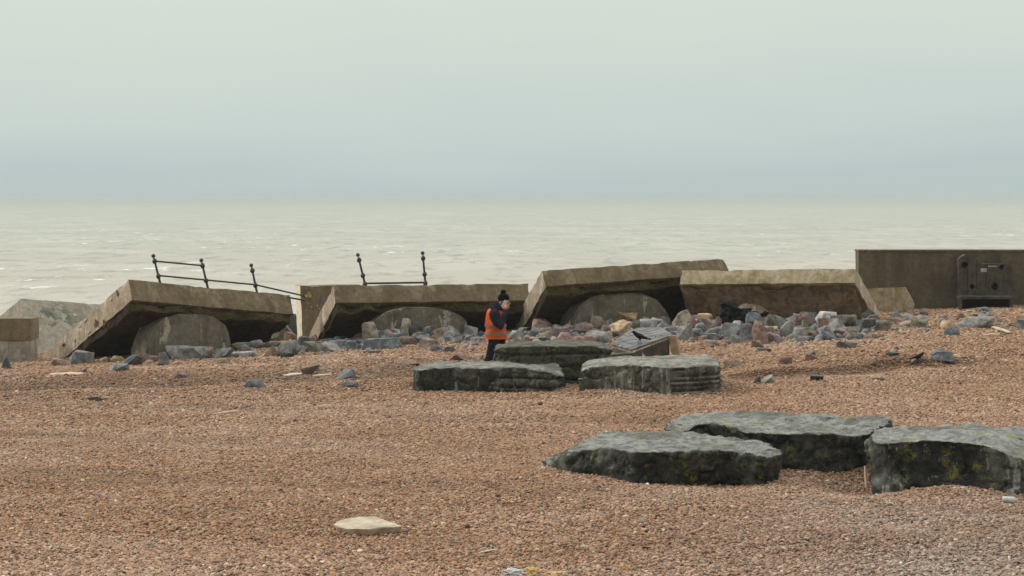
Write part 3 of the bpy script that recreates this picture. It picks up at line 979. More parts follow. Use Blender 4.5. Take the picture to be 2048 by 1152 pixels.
# ------------------------------------------------------------------ big stone blocks
def stone(name, top, inset, zb, m_, label, voxel, amp, seed, strata=None, cat="stone block", group=None, smooth_it=6, lowamp=0.0, crag=0.0, ledge=None):
    """top: outline as (px, py, z); sides go down to zb, drawn in (inset>0) or out per metre of drop"""
    P = [onz(px, py, z) for px, py, z in top]
    c = sum(P, Vector()) / len(P)
    bm = bmesh.new()
    tv = [bm.verts.new(p) for p in P]
    bv = []
    for i, p in enumerate(P):
        dv = Vector((p.x - c.x, p.y - c.y, 0))
        k = inset if not callable(inset) else inset(p, c)
        q = p - dv.normalized() * k
        bv.append(bm.verts.new((q.x, q.y, zb)))
    n = len(P)
    bm.faces.new(tv); bm.faces.new(bv[::-1])
    for i in range(n):
        bm.faces.new((tv[i], bv[i], bv[(i + 1) % n], tv[(i + 1) % n]))
    bmesh.ops.triangulate(bm, faces=bm.faces)
    bmesh.ops.recalc_face_normals(bm, faces=bm.faces)
    b = remeshed(bm, voxel, smooth_it)
    b.normal_update()
    nr = [v.normal.copy() for v in b.verts]
    sv = Vector((seed * 7.3, seed * 2.9, seed * 4.1))
    for v, nn in zip(b.verts, nr):
        p = v.co + sv
        side = 1 - abs(nn.z)
        h = amp * fbm(p, 1.6, 5) + amp * 0.45 * fbm(p, 6.0, 4) + lowamp * fbm(p, 0.7, 3) * side
        if crag:
            dv_ = mnoise.voronoi(p * 3.2 + Vector((fbm(p, 2, 2), fbm(p + sv, 2, 2), 0)) * 0.6)[0]
            h += crag * (0.06 + side * side) * (min(1.0, (dv_[1] - dv_[0]) * 2.2) - 0.5) + crag * 0.35 * fbm(p, 14, 3) * (0.3 + side)
        if strata:
            per, dep, mask = strata
            zz_ = v.co.z + 0.03 * fbm(p, 0.9) + 0.02 * v.co.x
            g = abs(((zz_ / per) % 1.0) - 0.5) * 2           # 0 at the seam's middle
            gv = max(0.0, 1 - g / 0.34)
            kk = mnoise.noise(Vector((seed, math.floor(zz_ / per + 0.5) * 3.7, 0)))
            h -= side * dep * (0.55 + 0.9 * kk) * gv * mask(v.co, nn)
            h += side * dep * 0.5 * mnoise.noise(Vector((seed + 4, math.floor(zz_ / per) * 2.3, 1))) * mask(v.co, nn)
        if crag:
            ck = max(0.0, 1 - abs(fbm(p + Vector((3, 0, 0)), 1.1, 4)) * 14)
            h -= 0.045 * ck * (0.3 + side)
        if ledge:
            zr = max(0.0, min(1.0, (v.co.z - 0.14) / 0.03)) * max(0.0, min(1.0, (0.49 - v.co.z) / 0.05))
            h -= 0.06 * max(0.0, -nn.y) * side * zr
            k = max(0.0, min(1.0, (ledge[0] - v.co.z + 0.03 * fbm(p, 1.1)) / 0.03))
            h += side * k * ledge[1] * max(0.0, -nn.y)
        v.co += nn * h
    return tag(mk(name, b, m_, origin=(c.x, c.y, float(G(c.x, c.y))), smooth=179), label, cat, group)

one = lambda p, n: 1.0
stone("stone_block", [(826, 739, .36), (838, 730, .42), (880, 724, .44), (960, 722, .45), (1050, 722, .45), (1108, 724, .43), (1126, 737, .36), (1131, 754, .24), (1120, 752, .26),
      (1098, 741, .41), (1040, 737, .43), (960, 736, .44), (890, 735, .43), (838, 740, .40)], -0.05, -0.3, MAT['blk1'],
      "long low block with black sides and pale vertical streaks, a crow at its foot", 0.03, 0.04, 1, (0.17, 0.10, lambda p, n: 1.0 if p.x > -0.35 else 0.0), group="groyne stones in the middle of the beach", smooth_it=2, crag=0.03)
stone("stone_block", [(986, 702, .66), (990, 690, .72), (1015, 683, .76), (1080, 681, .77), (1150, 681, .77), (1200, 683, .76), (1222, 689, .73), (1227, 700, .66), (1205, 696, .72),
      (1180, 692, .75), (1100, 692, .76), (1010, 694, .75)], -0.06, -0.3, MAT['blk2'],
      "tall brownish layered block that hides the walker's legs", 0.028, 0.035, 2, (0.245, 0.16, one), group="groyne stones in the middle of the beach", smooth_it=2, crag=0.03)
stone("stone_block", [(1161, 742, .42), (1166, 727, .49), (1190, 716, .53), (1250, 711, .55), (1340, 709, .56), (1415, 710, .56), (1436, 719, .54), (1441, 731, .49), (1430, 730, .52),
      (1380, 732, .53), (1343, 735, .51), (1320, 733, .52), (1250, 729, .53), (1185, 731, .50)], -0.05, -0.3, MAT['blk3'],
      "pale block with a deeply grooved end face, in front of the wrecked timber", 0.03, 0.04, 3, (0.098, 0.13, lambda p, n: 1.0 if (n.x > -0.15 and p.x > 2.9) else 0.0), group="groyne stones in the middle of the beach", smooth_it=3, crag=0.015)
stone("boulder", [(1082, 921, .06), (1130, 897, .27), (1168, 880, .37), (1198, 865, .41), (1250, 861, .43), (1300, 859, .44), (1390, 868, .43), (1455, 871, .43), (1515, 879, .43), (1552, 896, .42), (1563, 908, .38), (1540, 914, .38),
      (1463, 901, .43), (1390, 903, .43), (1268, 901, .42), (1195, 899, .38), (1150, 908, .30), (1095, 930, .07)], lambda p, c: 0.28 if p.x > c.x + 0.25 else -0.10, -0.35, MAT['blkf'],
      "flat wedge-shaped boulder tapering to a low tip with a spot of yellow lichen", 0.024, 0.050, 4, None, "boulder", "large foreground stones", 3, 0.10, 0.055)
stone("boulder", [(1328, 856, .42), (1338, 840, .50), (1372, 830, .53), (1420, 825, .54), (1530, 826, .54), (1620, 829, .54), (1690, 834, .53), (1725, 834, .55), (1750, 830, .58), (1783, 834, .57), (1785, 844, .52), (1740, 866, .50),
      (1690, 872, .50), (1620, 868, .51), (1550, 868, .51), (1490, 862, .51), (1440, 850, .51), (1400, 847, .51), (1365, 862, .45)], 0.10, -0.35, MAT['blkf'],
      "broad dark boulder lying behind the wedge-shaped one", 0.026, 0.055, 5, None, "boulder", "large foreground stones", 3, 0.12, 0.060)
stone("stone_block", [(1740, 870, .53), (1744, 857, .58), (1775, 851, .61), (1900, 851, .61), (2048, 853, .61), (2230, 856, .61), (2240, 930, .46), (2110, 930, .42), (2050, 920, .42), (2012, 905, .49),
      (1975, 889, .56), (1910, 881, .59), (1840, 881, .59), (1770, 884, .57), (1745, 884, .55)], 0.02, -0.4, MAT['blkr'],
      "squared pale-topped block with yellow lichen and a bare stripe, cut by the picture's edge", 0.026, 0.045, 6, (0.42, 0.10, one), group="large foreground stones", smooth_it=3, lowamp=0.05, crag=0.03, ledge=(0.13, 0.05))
MAT['flat'] = MAT['slab']
gz_ = float(G(-1.55, 21.0)) + 0.012
stone("paving_slab", [(px, py - 1, gz_ + dz + 0.022) for px, py, dz in ((667, 1050, .050), (676, 1043, .062), (700, 1037, .072), (722, 1034.5, .078), (752, 1035, .078), (770, 1040, .076), (790, 1045, .070), (806, 1053, .058), (790, 1055, .060), (764, 1055, .064), (742, 1058.5, .066), (712, 1057.5, .062), (698, 1059, .058), (680, 1055, .054))],
      0.04, gz_ + 0.006, MAT['slab'], "thin round-edged cream concrete slab lying alone on the shingle", 0.009, 0.012, 7, None, "slab", None, 0)

# ------------------------------------------------------------------ boulders and stones
C_ = dict(G=(.235, .25, .25), D=(.10, .11, .115), L=(.37, .38, .37), P=(.37, .265, .225), T=(.60, .45, .28), O=(.20, .20, .145), B=(.26, .20, .155),
          W=(.72, .72, .70), R=(.20, .095, .085), U=(.19, .215, .24), M=(.29, .23, .235), S=(.40, .36, .29), K=(.055, .06, .065), Y=(.40, .31, .17))
def rock(x0, y0, x1, y1, c, label, Y=None, top=None, group=None, seed=None, ang=6, name="rock"):
    px, w_px = (x0 + x1) / 2, x1 - x0
    sd_ = int(x0 * 7 + y0 * 13)
    rr = random.Random(sd_)
    if Y is None:
        g = ground_hit(px, y1 - 1)
        Yf = g.y
        wid = w_px * Yf / F
        dep = wid * rr.uniform(0.62, 0.85)
        Yc = Yf + dep * 0.42
    else:
        Yc = Y
        wid = w_px * Yc / F
        dep = wid * rr.uniform(0.6, 0.8)
    for ax, ay, yw, hw_ in ARCHES:          # keep clear of the arches' faces
        x = (px - 1024) * Yc / F
        yf = ay + math.tan(yw) * (x - ax) - 0.1
        if abs(x - ax) < hw_ * math.cos(yw) + 0.2 and yf - dep * 0.45 < Yc < yf + 2.5:
            Yc = yf - dep * 0.45
            wid = w_px * Yc / F
    x = (px - 1024) * Yc / F
    zt = H - (y0 - HOR) * (Yc + 0.05) / F
    zb = float(G(x, Yc)) - 0.04 - 0.04 * wid
    hgt = max(zt - zb, 0.05)
    bm = bmesh.new()
    sv = Vector((sd_ % 97, sd_ % 31, 0))
    j_ = 0.52
    for sx_ in (-1, 1):
        for sy_ in (-1, 1):
            for sz_ in (-1, 1):
                k = 1.0
                if top != 'flat' and rr.random() < 0.25: continue
                if sz_ > 0: k = {'peak': 0.30, 'flat': 0.85}.get(top, rr.choice((0.35, 0.55, 0.75)))
                bm.verts.new((sx_ * k + rr.uniform(-j_, j_), sy_ * k + rr.uniform(-j_, j_), sz_ + rr.uniform(-j_, j_) * (0.35 if top == 'flat' else 0.8)))
    for _ in range(rr.randint(3, 6)):
        q = Vector((rr.gauss(0, 1), rr.gauss(0, 1), rr.gauss(0, 1) if top != 'flat' else rr.uniform(-.6, .3))).normalized() * rr.uniform(1.25, 1.55)
        bm.verts.new(q)
    bmesh.ops.convex_hull(bm, input=bm.verts)
    for v in [v for v in bm.verts if not v.link_faces]: bm.verts.remove(v)
    if w_px > 12:
        bmesh.ops.bevel(bm, geom=list(bm.edges), offset=0.05, segments=1, affect='EDGES', profile=0.5)
        bmesh.ops.triangulate(bm, faces=bm.faces)
        bmesh.ops.subdivide_edges(bm, edges=[e for e in bm.edges if e.calc_length() > 0.3], cuts=2, use_grid_fill=True)
        bmesh.ops.triangulate(bm, faces=bm.faces)
    for v in bm.verts:
        p = v.co.copy()
        v.co = p + p.normalized() * (0.11 * fbm(p + sv, 0.9, 3) + 0.06 * fbm(p + sv, 3.5, 3))
    lo = [min(v.co[i] for v in bm.verts) for i in range(3)]
    hi = [max(v.co[i] for v in bm.verts) for i in range(3)]
    for v in bm.verts:
        v.co = Vector((x + ((v.co.x - lo[0]) / (hi[0] - lo[0]) - .5) * wid, Yc + ((v.co.y - lo[1]) / (hi[1] - lo[1]) - .5) * dep, zb + (v.co.z - lo[2]) / (hi[2] - lo[2]) * hgt))
    o = mk(name, bm, MAT['rock'], origin=(x, Yc, float(G(x, Yc))), smooth=28)
    c3 = C_[c] if isinstance(c, str) else c
    j = rr.uniform(0.72, 1.02)
    o.color = (c3[0] * j, c3[1] * j, c3[2] * j, 1)
    return tag(o, label, "rock", group or "rocks strewn along the broken wall")

ROCKS = [
 # before the railing slab
 (104, 716, 138, 734, 'P', "low pinkish rock at the foot of the railing slab's pale end"),
 (135, 700, 191, 730, 'G', "squared grey boulder alone at the mouth of the dark hollow under the railing slab", None, 'flat'),
 (193, 713, 219, 727, 'P', "small pink stone just beside the squared grey boulder"),
 (221, 711, 252, 726, 'Y', "low yellowish stone in the shade of the railing slab's hollow"),
 (262, 704, 300, 722, 'G', "flat grey stone tucked against the railing slab's arch", 51.0, 'flat'),
 (243, 708, 287, 733, 'U', "blue-grey rock with a dark facet before the railing slab's arch"),
 (286, 711, 322, 726, 'P', "reddish stone between two grey rocks before the railing slab's arch"),
 (316, 703, 339, 733, 'G', "narrow knobbly grey rock against the long pale boulder"),
 (333, 690, 415, 720, 'L', "long pale grey boulder lying before the railing slab's arch", None, 'flat'),
 (339, 722, 367, 731, 'P', "flat pink pebble-like stone in front of the long pale boulder"),
 (212, 726, 258, 745, 'L', "white-topped stone with a dark brown side, forward of the railing slab"),
 (340, 744, 378, 759, 'M', "mauve knobbly stone alone on the shingle below the long pale boulder"),
 (159, 737, 175, 748, 'U', "tiny grey stone next to the cream board"),
 (174, 791, 210, 804, 'D', "dark half-buried stone alone on the shingle crest"),
 (0, 710, 24, 740, 'U', "dark grey angular rock in front of the corner block", None, 'peak'),
 (407, 693, 433, 713, 'P', "pink stone peeping from behind the long pale boulder's thin end", 51.2),
 (398, 706, 431, 720, 'D', "dark low rock at the long pale boulder's thin end"),
 (424, 694, 466, 718, 'G', "greenish grey rock below the arch's steep side"),
 (460, 684, 498, 708, 'O', "mossy rock beside the arch's steep side", 51.4),
 (432, 715, 464, 730, 'B', "brown stone lying forward of the greenish grey rock"),
 (464, 702, 522, 717, 'L', "flat light grey stone in front of the pointed grey rock", None, 'flat'),
 (489, 679, 528, 709, 'G', "pointed grey rock under the railing slab's far end", 51.5, 'peak'),
 (511, 680, 532, 700, 'T', "tan stone behind the pointed grey rock", 51.9),
 (526, 684, 564, 704, 'G', "grey rock between the pointed rock and the pale gap", 51.8),
 (527, 690, 560, 716, 'B', "brown-grey rock beside the large faceted grey one below the gap"),
 (554, 680, 601, 714, 'G', "large faceted grey rock below the gap, dark on one side"),
 (560, 705, 588, 717, 'K', "blackish flat stone at the foot of the large faceted rock below the gap"),
 (591, 671, 626, 704, 'U', "blue-grey rock below the upright piece's cream edge", 51.6),
 (619, 669, 638, 688, 'P', "pink stone leaning on the foot of the upright piece", 52.2),
 (613, 684, 646, 706, 'O', "mossy olive rock in front of the upright piece"),
 # in the gap, behind
 (508, 660, 534, 690, 'Y', "ochre rock in the gap at the railing slab's far end", 56.0),
 (522, 652, 572, 690, 'O', "mossy green boulder low in the gap between the slabs", 55.6),
 (538, 636, 596, 680, 'G', "large grey boulder in the gap between the slabs", 56.4),
 (566, 626, 600, 665, 'D', "dark boulder topmost in the gap between the slabs", 57.0),
 (562, 662, 596, 684, 'B', "ochre-brown boulder low in the gap, touching the cream edge", 55.4),
 # below the slab with two posts
 (637, 676, 668, 704, 'G', "grey rock between the mossy olive rock and the light grey pair", 51.8),
 (641, 683, 692, 706, 'L', "light grey block below the pale end of the slab with two posts"),
 (668, 669, 697, 694, 'D', "dark rock in the hollow below the slab with two posts", 52.4),
 (695, 665, 730, 692, 'P', "pinkish tan rock in the hollow's mouth below the slab with two posts", 52.2),
 (688, 680, 724, 702, 'U', "blue-grey rock left of the wide slate-coloured boulder"),
 (704, 681, 722, 699, 'K', "small black-sided rock against the wide slate-coloured boulder"),
 (723, 643, 762, 690, 'S', "tall pointed buff rock before the arch of the slab with two posts", 52.0, 'peak'),
 (757, 657, 792, 690, 'P', "pinkish rock between the buff peak and the pale peak", 52.0),
 (779, 656, 808, 690, 'L', "light grey rock below the pale peak", 51.7),
 (794, 636, 823, 685, 'S', "pale pointed rock before the middle of the arch with dark streaks", 52.1, 'peak'),
 (722, 674, 801, 701, 'U', "wide slate-coloured boulder in front of the buff peak", None, 'flat'),
 (814, 649, 847, 690, 'D', "dark grey rock next to the pale peak", 51.8),
 (790, 672, 837, 692, 'B', "low brownish rock in front of the dark grey one beside the pale peak"),
 (838, 652, 873, 690, 'G', "grey rock in the middle of the heap between the pale peak and the walker", 51.7),
 (866, 654, 900, 691, 'P', "pink rock beside the dark-bellied grey boulder", 51.0),
 (876, 650, 932, 684, 'G', "dark-bellied grey boulder behind the pink rock near the walker", 51.6),
 (830, 677, 884, 700, 'P', "rounded pink rock at the front of the heap near the walker"),
 (855, 689, 885, 705, 'U', "blue-grey stone leaning on the rounded pink rock"),
 (882, 693, 913, 706, 'D', "thin dark flat stone beside the blue-grey leaning stone", None, 'flat'),
 (726, 701, 763, 709, 'K', "thin blackish flat stone in front of the wide slate-coloured boulder", None, 'flat'),
 (799, 718, 843, 734, 'B', "brown stone with a dark side behind the long low block"),
 (896, 676, 924, 688, 'O', "small greenish stone at the heap's edge near the walker"),
 (926, 650, 956, 678, 'G', "grey rock just behind the walker's back", 51.8),
 (938, 673, 970, 684, 'L', "flat light stone behind the walker's hip", None, 'flat'),
 (953, 662, 976, 680, 'D', "dark blue rock partly hidden by the walker's vest", 51.5),
 (601, 727, 642, 752, 'B', "brown stone with a dark hollow among the white sticks"),
 (619, 727, 642, 745, 'G', "grey stone leaning on the brown one among the white sticks"),
 (672, 738, 712, 760, 'U', "blue-grey tilted stone on the shingle beside the white sticks"),
 (682, 762, 720, 777, 'U', "flat blue-grey stone on the shingle just forward of the tilted one", None, 'flat'),
 (486, 758, 531, 777, 'U', "dark blue rounded stone alone on the shingle below the gap"),
 (896, 704, 946, 723, 'P', "long flat pink stone behind the long low block"),
 (943, 707, 970, 724, 'S', "pale stone at the walker's heels"),
 # behind the tall block
 (1016, 660, 1059, 692, 'L', "mottled light rock just in front of the walker's belly", 50.2),
 (1032, 654, 1058, 685, 'G', "grey rock at the foot of the raised pale slab end", 51.4),
 (1018, 675, 1053, 695, 'S', "pale rock showing over the tall layered block beside the walker", 48.5),
 (1061, 637, 1104, 690, 'P', "reddish boulder under the raised slab end, the highest there", 51.8),
 (1056, 652, 1107, 695, 'G', "grey triangular boulder in front of the reddish one", 50.6),
 (1101, 648, 1126, 670, 'W', "whitish flat stone in the hollow beside the reddish boulder", 51.8),
 (1080, 662, 1110, 694, 'S', "buff-grey rock in front of the grey triangular boulder", 49.6),
 (1118, 647, 1152, 682, 'P', "pink slanting rock between the reddish boulder and the brown pyramid", 51.2),
 (1109, 664, 1147, 690, 'P', "low reddish rock showing over the middle of the tall layered block", 49.2),
 (1146, 643, 1178, 680, 'M', "mauve-grey rock beside the brown pyramid", 51.6),
 (1138, 659, 1182, 682, 'D', "thin dark slab of stone at the brown pyramid's foot", 50.2, 'flat'),
 (1175, 631, 1214, 672, 'B', "brown pyramid-shaped boulder before the white-dribbled arch", 51.4, 'peak'),
 (1211, 637, 1226, 665, 'L', "small bluish white stone between the brown pyramid and the bright tan rock", 51.7),
 (1170, 662, 1224, 690, 'L', "flat light grey stone in front of the brown pyramid", 48.6, 'flat'),
 (1144, 670, 1192, 692, 'P', "pinkish rubble stone showing over the tall layered block's edge", 47.6),
 (1236, 624, 1277, 665, 'Y', "ochre rock slanting up before the white-dribbled arch", 51.7, 'peak'),
 (1219, 639, 1261, 678, 'T', "bright tan rock, the most yellow of the heap, behind the wrecked timber", 49.8),
 (1257, 639, 1284, 672, 'O', "dark greenish rock beside the bright tan one", 50.5),
 (1273, 633, 1312, 668, 'G', "grey rock behind the wrecked timber's high edge", 51.5),
 (1296, 640, 1319, 670, 'D', "dark small rock over the wrecked timber's high edge", 50.8),
 (1306, 631, 1340, 665, 'M', "mauve rock at the right foot of the white-dribbled arch", 51.7),
 (1311, 643, 1337, 672, 'L', "pale grey rock just above the wrecked timber's corner", 50.2),
 (1277, 699, 1304, 735, 'P', "small red stone peeping between the grooved block and the wrecked timber", 40.6),
 # before the yellowish slab
 (1344, 618, 1398, 668, 'S', "tall buff rock with orange flank at the dark gap beside the yellowish slab", 51.0, 'peak'),
 (1368, 633, 1394, 664, 'R', "dark red rock lodged in front of the tall buff one", 49.6),
 (1347, 643, 1386, 668, 'L', "pale smooth stone in front of the dark red rock", 48.6),
 (1392, 634, 1426, 662, 'P', "flat pinkish rock below the small tan one", 49.6),
 (1396, 626, 1425, 655, 'T', "small tan rounded rock beside the tall buff rock", 51.0),
 (1426, 632, 1444, 655, 'M', "little mauve stone between the tan rock and the black sheet", 50.4),
 (1438, 645, 1489, 683, 'G', "big faceted grey boulder standing forward of the black sheet", None, 'peak'),
 (1360, 657, 1410, 678, 'G', "low greenish grey rock between the wrecked timber and the faceted boulder"),
 (1398, 680, 1442, 694, 'B', "flat brown stone in front of the faceted grey boulder", None, 'flat'),
 (1413, 666, 1441, 683, 'G', "small grey rock touching the faceted boulder's near side"),
 (1489, 623, 1532, 655, 'U', "blue-grey smooth rock at the end of the black sheet", 50.0),
 (1462, 641, 1482, 660, 'W', "small white stone between the faceted boulder and the black sheet", 48.8),
 (1477, 647, 1510, 668, 'U', "grey rock with a dark belly behind the faceted boulder", 47.8),
 (1503, 639, 1538, 676, 'P', "pink notched rock beside the grey dark-bellied one", 47.0),
 (1487, 664, 1534, 684, 'S', "pale buff rock in front of the pink notched one"),
 (1498, 680, 1532, 699, 'B', "brown-grey stone forward of the pale buff rock"),
 (1511, 696, 1547, 706, 'K', "thin black flat stone beside the brown-grey one", None, 'flat'),
 (1446, 720, 1486, 736, 'B', "brown-grey stone on the shingle next to the grooved block's end"),
 (1529, 630, 1562, 660, 'O', "low greenish rock before the crumbling arch", 49.6),
 (1547, 629, 1577, 656, 'G', "grey rock before the middle of the crumbling arch", 50.2),
 (1556, 640, 1592, 656, 'L', "light low stone in front of the grey rock by the crumbling arch", 48.4),
 (1583, 626, 1609, 654, 'M', "mauve-grey rock beside the brown peaked one", 50.2),
 (1599, 625, 1627, 658, 'B', "brown peaked rock before the yellowish slab", 49.8, 'peak'),
 (1601, 640, 1620, 660, 'O', "small olive stone at the brown peaked rock's foot", 48.2),
 (1631, 623, 1675, 646, 'W', "white flat-topped stone, the palest before the yellowish slab", 50.4, 'flat'),
 (1634, 635, 1657, 658, 'P', "dull pink stone below the white flat-topped one", 48.8),
 (1649, 633, 1667, 650, (.75, .42, .38), "bright salmon stone below the white flat-topped one", 49.4),
 (1656, 637, 1692, 662, 'L', "pale rounded rock beside the bright salmon stone", 48.6),
 (1617, 647, 1654, 666, 'U', "blue-grey rock in front of the dull pink stone"),
 (1649, 652, 1689, 668, 'U', "smooth blue-grey rock in front of the pale rounded one"),
 (1673, 629, 1717, 655, 'O', "greenish flat rock before the yellowish slab's high corner", 49.8, 'flat'),
 (1720, 617, 1762, 652, 'D', "dark pointed rock wedged under the yellowish slab's end", 50.6, 'peak'),
 (1713, 637, 1754, 652, 'D', "dark flat stone in front of the rock wedged under the slab's end", 49.2, 'flat'),
 (1738, 644, 1782, 664, 'B', "reddish brown low rock below the yellowish slab's end"),
 (1778, 623, 1810, 648, 'U', "dark blue-grey rock in front of the wall stub", 52.4),
 (1723, 658, 1752, 668, 'L', "thin pale stone lying forward of the reddish brown low rock", None, 'flat'),
 (1591, 671, 1630, 685, 'G', "squared grey stone forward of the heap by the yellowish slab", None, 'flat'),
 (1687, 670, 1707, 682, 'D', "small dark stone behind the ridged blue one"),
 (1670, 681, 1713, 699, 'U', "ridged blue stone alone on the shingle below the yellowish slab"),
 (1610, 699, 1634, 715, 'G', "grey fin of stone behind the dark red striped one", None, 'peak'),
 (1611, 708, 1644, 723, 'R', "dark red stone with a white stripe on the shingle"),
 (1554, 713, 1583, 731, 'P', "small pinkish stone with a red side, alone on the shingle"),
 (1769, 704, 1797, 715, 'D', "small dark flat stone between the ridged blue stone and the walking crow", None, 'flat'),
 # before the intact wall
 (1814, 624, 1840, 642, 'M', "mauve stone at the wall stub's corner", 53.5),
 (1833, 629, 1868, 650, 'S', "pale yellowish stone behind the dark green boulder", 52.0),
 (1820, 637, 1864, 658, 'O', "dark green boulder with a black underside in front of the intact wall"),
 (1918, 625, 1954, 648, 'S', "rounded pale rock under the bench's near end", 53.5),
 (1916, 632, 1984, 658, 'L', "big flat-topped grey boulder in front of the bench", None, 'flat'),
 (1878, 639, 1910, 660, 'T', "tan stone leaning beside the big flat-topped boulder"),
 (1888, 655, 1922, 674, 'U', "blue-grey stone at the tan leaning one's foot"),
 (1983, 633, 2010, 650, 'L', "pale slanting stone beyond the big flat-topped boulder", 53.0),
 (2026, 636, 2064, 661, 'U', "blue-grey rock cut by the picture's edge near the ledge"),
 (1851, 697, 1909, 728, 'U', "large dark slate pyramid of rock beside the walking crow", None, 'peak'),
 (1818, 714, 1848, 731, 'B', "low dark brown stone under the walking crow"),
 (1619, 749, 1648, 763, 'U', "small grey-green stone at the foot of the little scarp"),
 (1515, 749, 1552, 769, 'L', "light grey stone by the grooved block's end with a dark stone against it"),
 (1504, 752, 1523, 769, 'K', "black pointed stone leaning on the light grey one by the grooved block", None, 'peak'),
 (1744, 755, 1772, 763, 'D', "thin dark flat stone at the far end of the little scarp", None, 'flat'),
]
for r_ in ROCKS:
    rock(*r_)

# stones of a size and tone nothing tells apart, filling in the heap behind
rr = random.Random(21)
def filler(n, xa, xb, ya, yb, cols, label, grp, wa=0.28, wb=0.6):
    for _ in range(n):
        Y = ya + (yb - ya) * rr.random()
        px = rr.uniform(xa, xb)
        w_ = wa + (wb - wa) * rr.random() ** 1.6
        x = (px - 1024) * Y / F
        wp = w_ * F / Y
        zt = float(G(x, Y)) + w_ * rr.uniform(0.28, 0.58)
        rock(px - wp / 2, HOR + (H - zt) * F / Y, px + wp / 2, 800, rr.choice(cols), label, Y, rr.choice((None, None, 'flat', 'peak')), grp)
filler(48, 610, 965, 49.8, 51.6, 'GUGMBLGU', "loose stone wedged between the larger rocks below the slab with two posts", "loose stones below the slab with two posts")
filler(52, 1030, 1420, 48.6, 51.6, 'GUPMBLSGG', "loose stone wedged between the larger rocks below the rising slab", "loose stones below the rising slab")
filler(56, 1400, 1790, 46.6, 51.3, 'GUGPMBLSGU', "loose stone wedged between the larger rocks below the yellowish slab", "loose stones below the yellowish slab")
filler(20, 1780, 2046, 48.5, 54.5, 'GUBSLGU', "loose stone on the shingle before the intact wall", "loose stones before the intact wall", 0.18, 0.46)
filler(14, 1390, 1800, 41.5, 46.5, 'GUPMBS', "loose stone scattered over the sloping shingle", "loose stones on the sloping shingle", 0.10, 0.26)
filler(26, 200, 650, 49.4, 50.8, 'GUGMBU', "loose stone before the railing slab", "loose stones before the railing slab", 0.18, 0.48)

# ------------------------------------------------------------------ wrecked timber
def timber():
    B_, C2, E_ = at(1261, 699, 41.2), at(1346, 668, 41.9), at(1276, 655, 43.2)
    n = (C2 - B_).cross(E_ - B_).normalized()
    if n.z < 0: n = -n
    cam_ = Vector((0, 0, H))
    def pl(px, py):
        ray = at(px, py, 1.0) - cam_
        return cam_ + ray * ((B_ - cam_).dot(n) / ray.dot(n))
    root = empty("wrecked_timber", (3.0, 42, float(G(3.0, 42))), "broken grey boarded hatch propped on a tan post, a crow standing on it", "timber wreck")
    m, t, b = mat("grey boards")
    co = objco(t)
    nn = noise_n(t, mapping(t, co, (2, 9, 9), (0, 0, R(24))), 1.0, 4, 0.6)
    t.links.new(mixc(t, rampf(t, nn, 0.35, 0.65), (0.075, 0.075, 0.073), (0.23, 0.23, 0.225)), b.inputs['Base Color'])
    b.inputs['Roughness'].default_value = 0.75
    # three board strips of the deck
    F0, F1 = [(1221, 688), (1261, 700), (1346, 669)], [(1251, 665), (1276, 655), (1324, 654)]
    def deck(u0, u1, nm):
        a = [pl(*q) for q in [(1221, 688), (1261, 699), (1345, 669), (1322, 654.5), (1277, 655), (1251, 665)]]
        lft = lambda u: a[0].lerp(a[5], u * 2) if u < .5 else a[5].lerp(a[4], (u - .5) * 2)
        rgt = lambda u: a[2].lerp(a[3], u)
        mid = lambda u: a[1].lerp((a[4] + a[3]) / 2, u)
        q = [lft(u0), mid(u0), rgt(u0), rgt(u1), mid(u1), lft(u1)]
        bm = bmesh.new()
        hi = [bm.verts.new(p) for p in q]
        lw = [bm.verts.new(p - n * 0.05) for p in q]
        bm.faces.new(hi); bm.faces.new(lw[::-1])
        for i in range(6):
            bm.faces.new((hi[i], lw[i], lw[(i + 1) % 6], hi[(i + 1) % 6]))
        bmesh.ops.recalc_face_normals(bm, faces=bm.faces)
        mk("board", bm, m, root)
    for k in range(5):
        deck(k / 5 + 0.006, (k + 1) / 5 - 0.006, "board")
    # side frames below
    bA, bB = pl(1266, 700) - n * 0.055, pl(1338, 672) - n * 0.055
    bm = bmesh.new()
    dn = Vector((0, 0, 1))
    zf = float(G(bA.x, bA.y)) - 0.05
    th = Vector((0.02, 0.05, 0))
    for hexp in ([(bA.x, bA.y, zf), (bB.x, bB.y, zf), (bB.x, bB.y + .05, zf), (bA.x, bA.y + .05, zf), bA, bB, bB + Vector((0, .05, 0)), bA + Vector((0, .05, 0))],):
        hexa(bm, hexp)
    mk("side_board", bm, MAT['wood'], root)
    bL, bR = pl(1224, 690) - n * 0.055, pl(1262, 701) - n * 0.055
    bm = bmesh.new()
    hexa(bm, [bL - dn * .10, bR - dn * .10, bR - dn * .10 + th, bL - dn * .10 + th, bL, bR, bR + th, bL + th])
    mk("front_batten", bm, MAT['wood'], root)
    # tan post
    tp, ft = at(1343, 671, 41.8), at(1355, 722, 41.75)
    bm = bmesh.new()
    w2 = Vector((0.085, 0, 0)); d2 = Vector((0.03, 0.13, 0))
    hexa(bm, [ft - w2, ft + w2, ft + w2 + d2, ft - w2 + d2, tp - w2, tp + w2, tp + w2 + d2, tp - w2 + d2])
    bevel(bm, 0.012)
    mk("post", bm, MAT['woodpost'], root)
    # bolt heads along the edges
    for px, py in ((1228, 687), (1236, 689), (1245, 691), (1300, 677), (1311, 674), (1322, 671), (1268, 669), (1258, 667), (1261, 671)):
        bm = bmesh.new(); ball(bm, pl(px, py) + n * 0.004, 0.016, 1)
        mk("bolt", bm, MAT['iron'], root)
    bm = bmesh.new()
    q0, q1 = at(1226, 708, 40.9), at(1272, 694, 41.0)
    return pl
PLT = timber()
bm = bmesh.new()
q0, q1 = at(1222, 709, 40.7), at(1270, 705, 40.8)
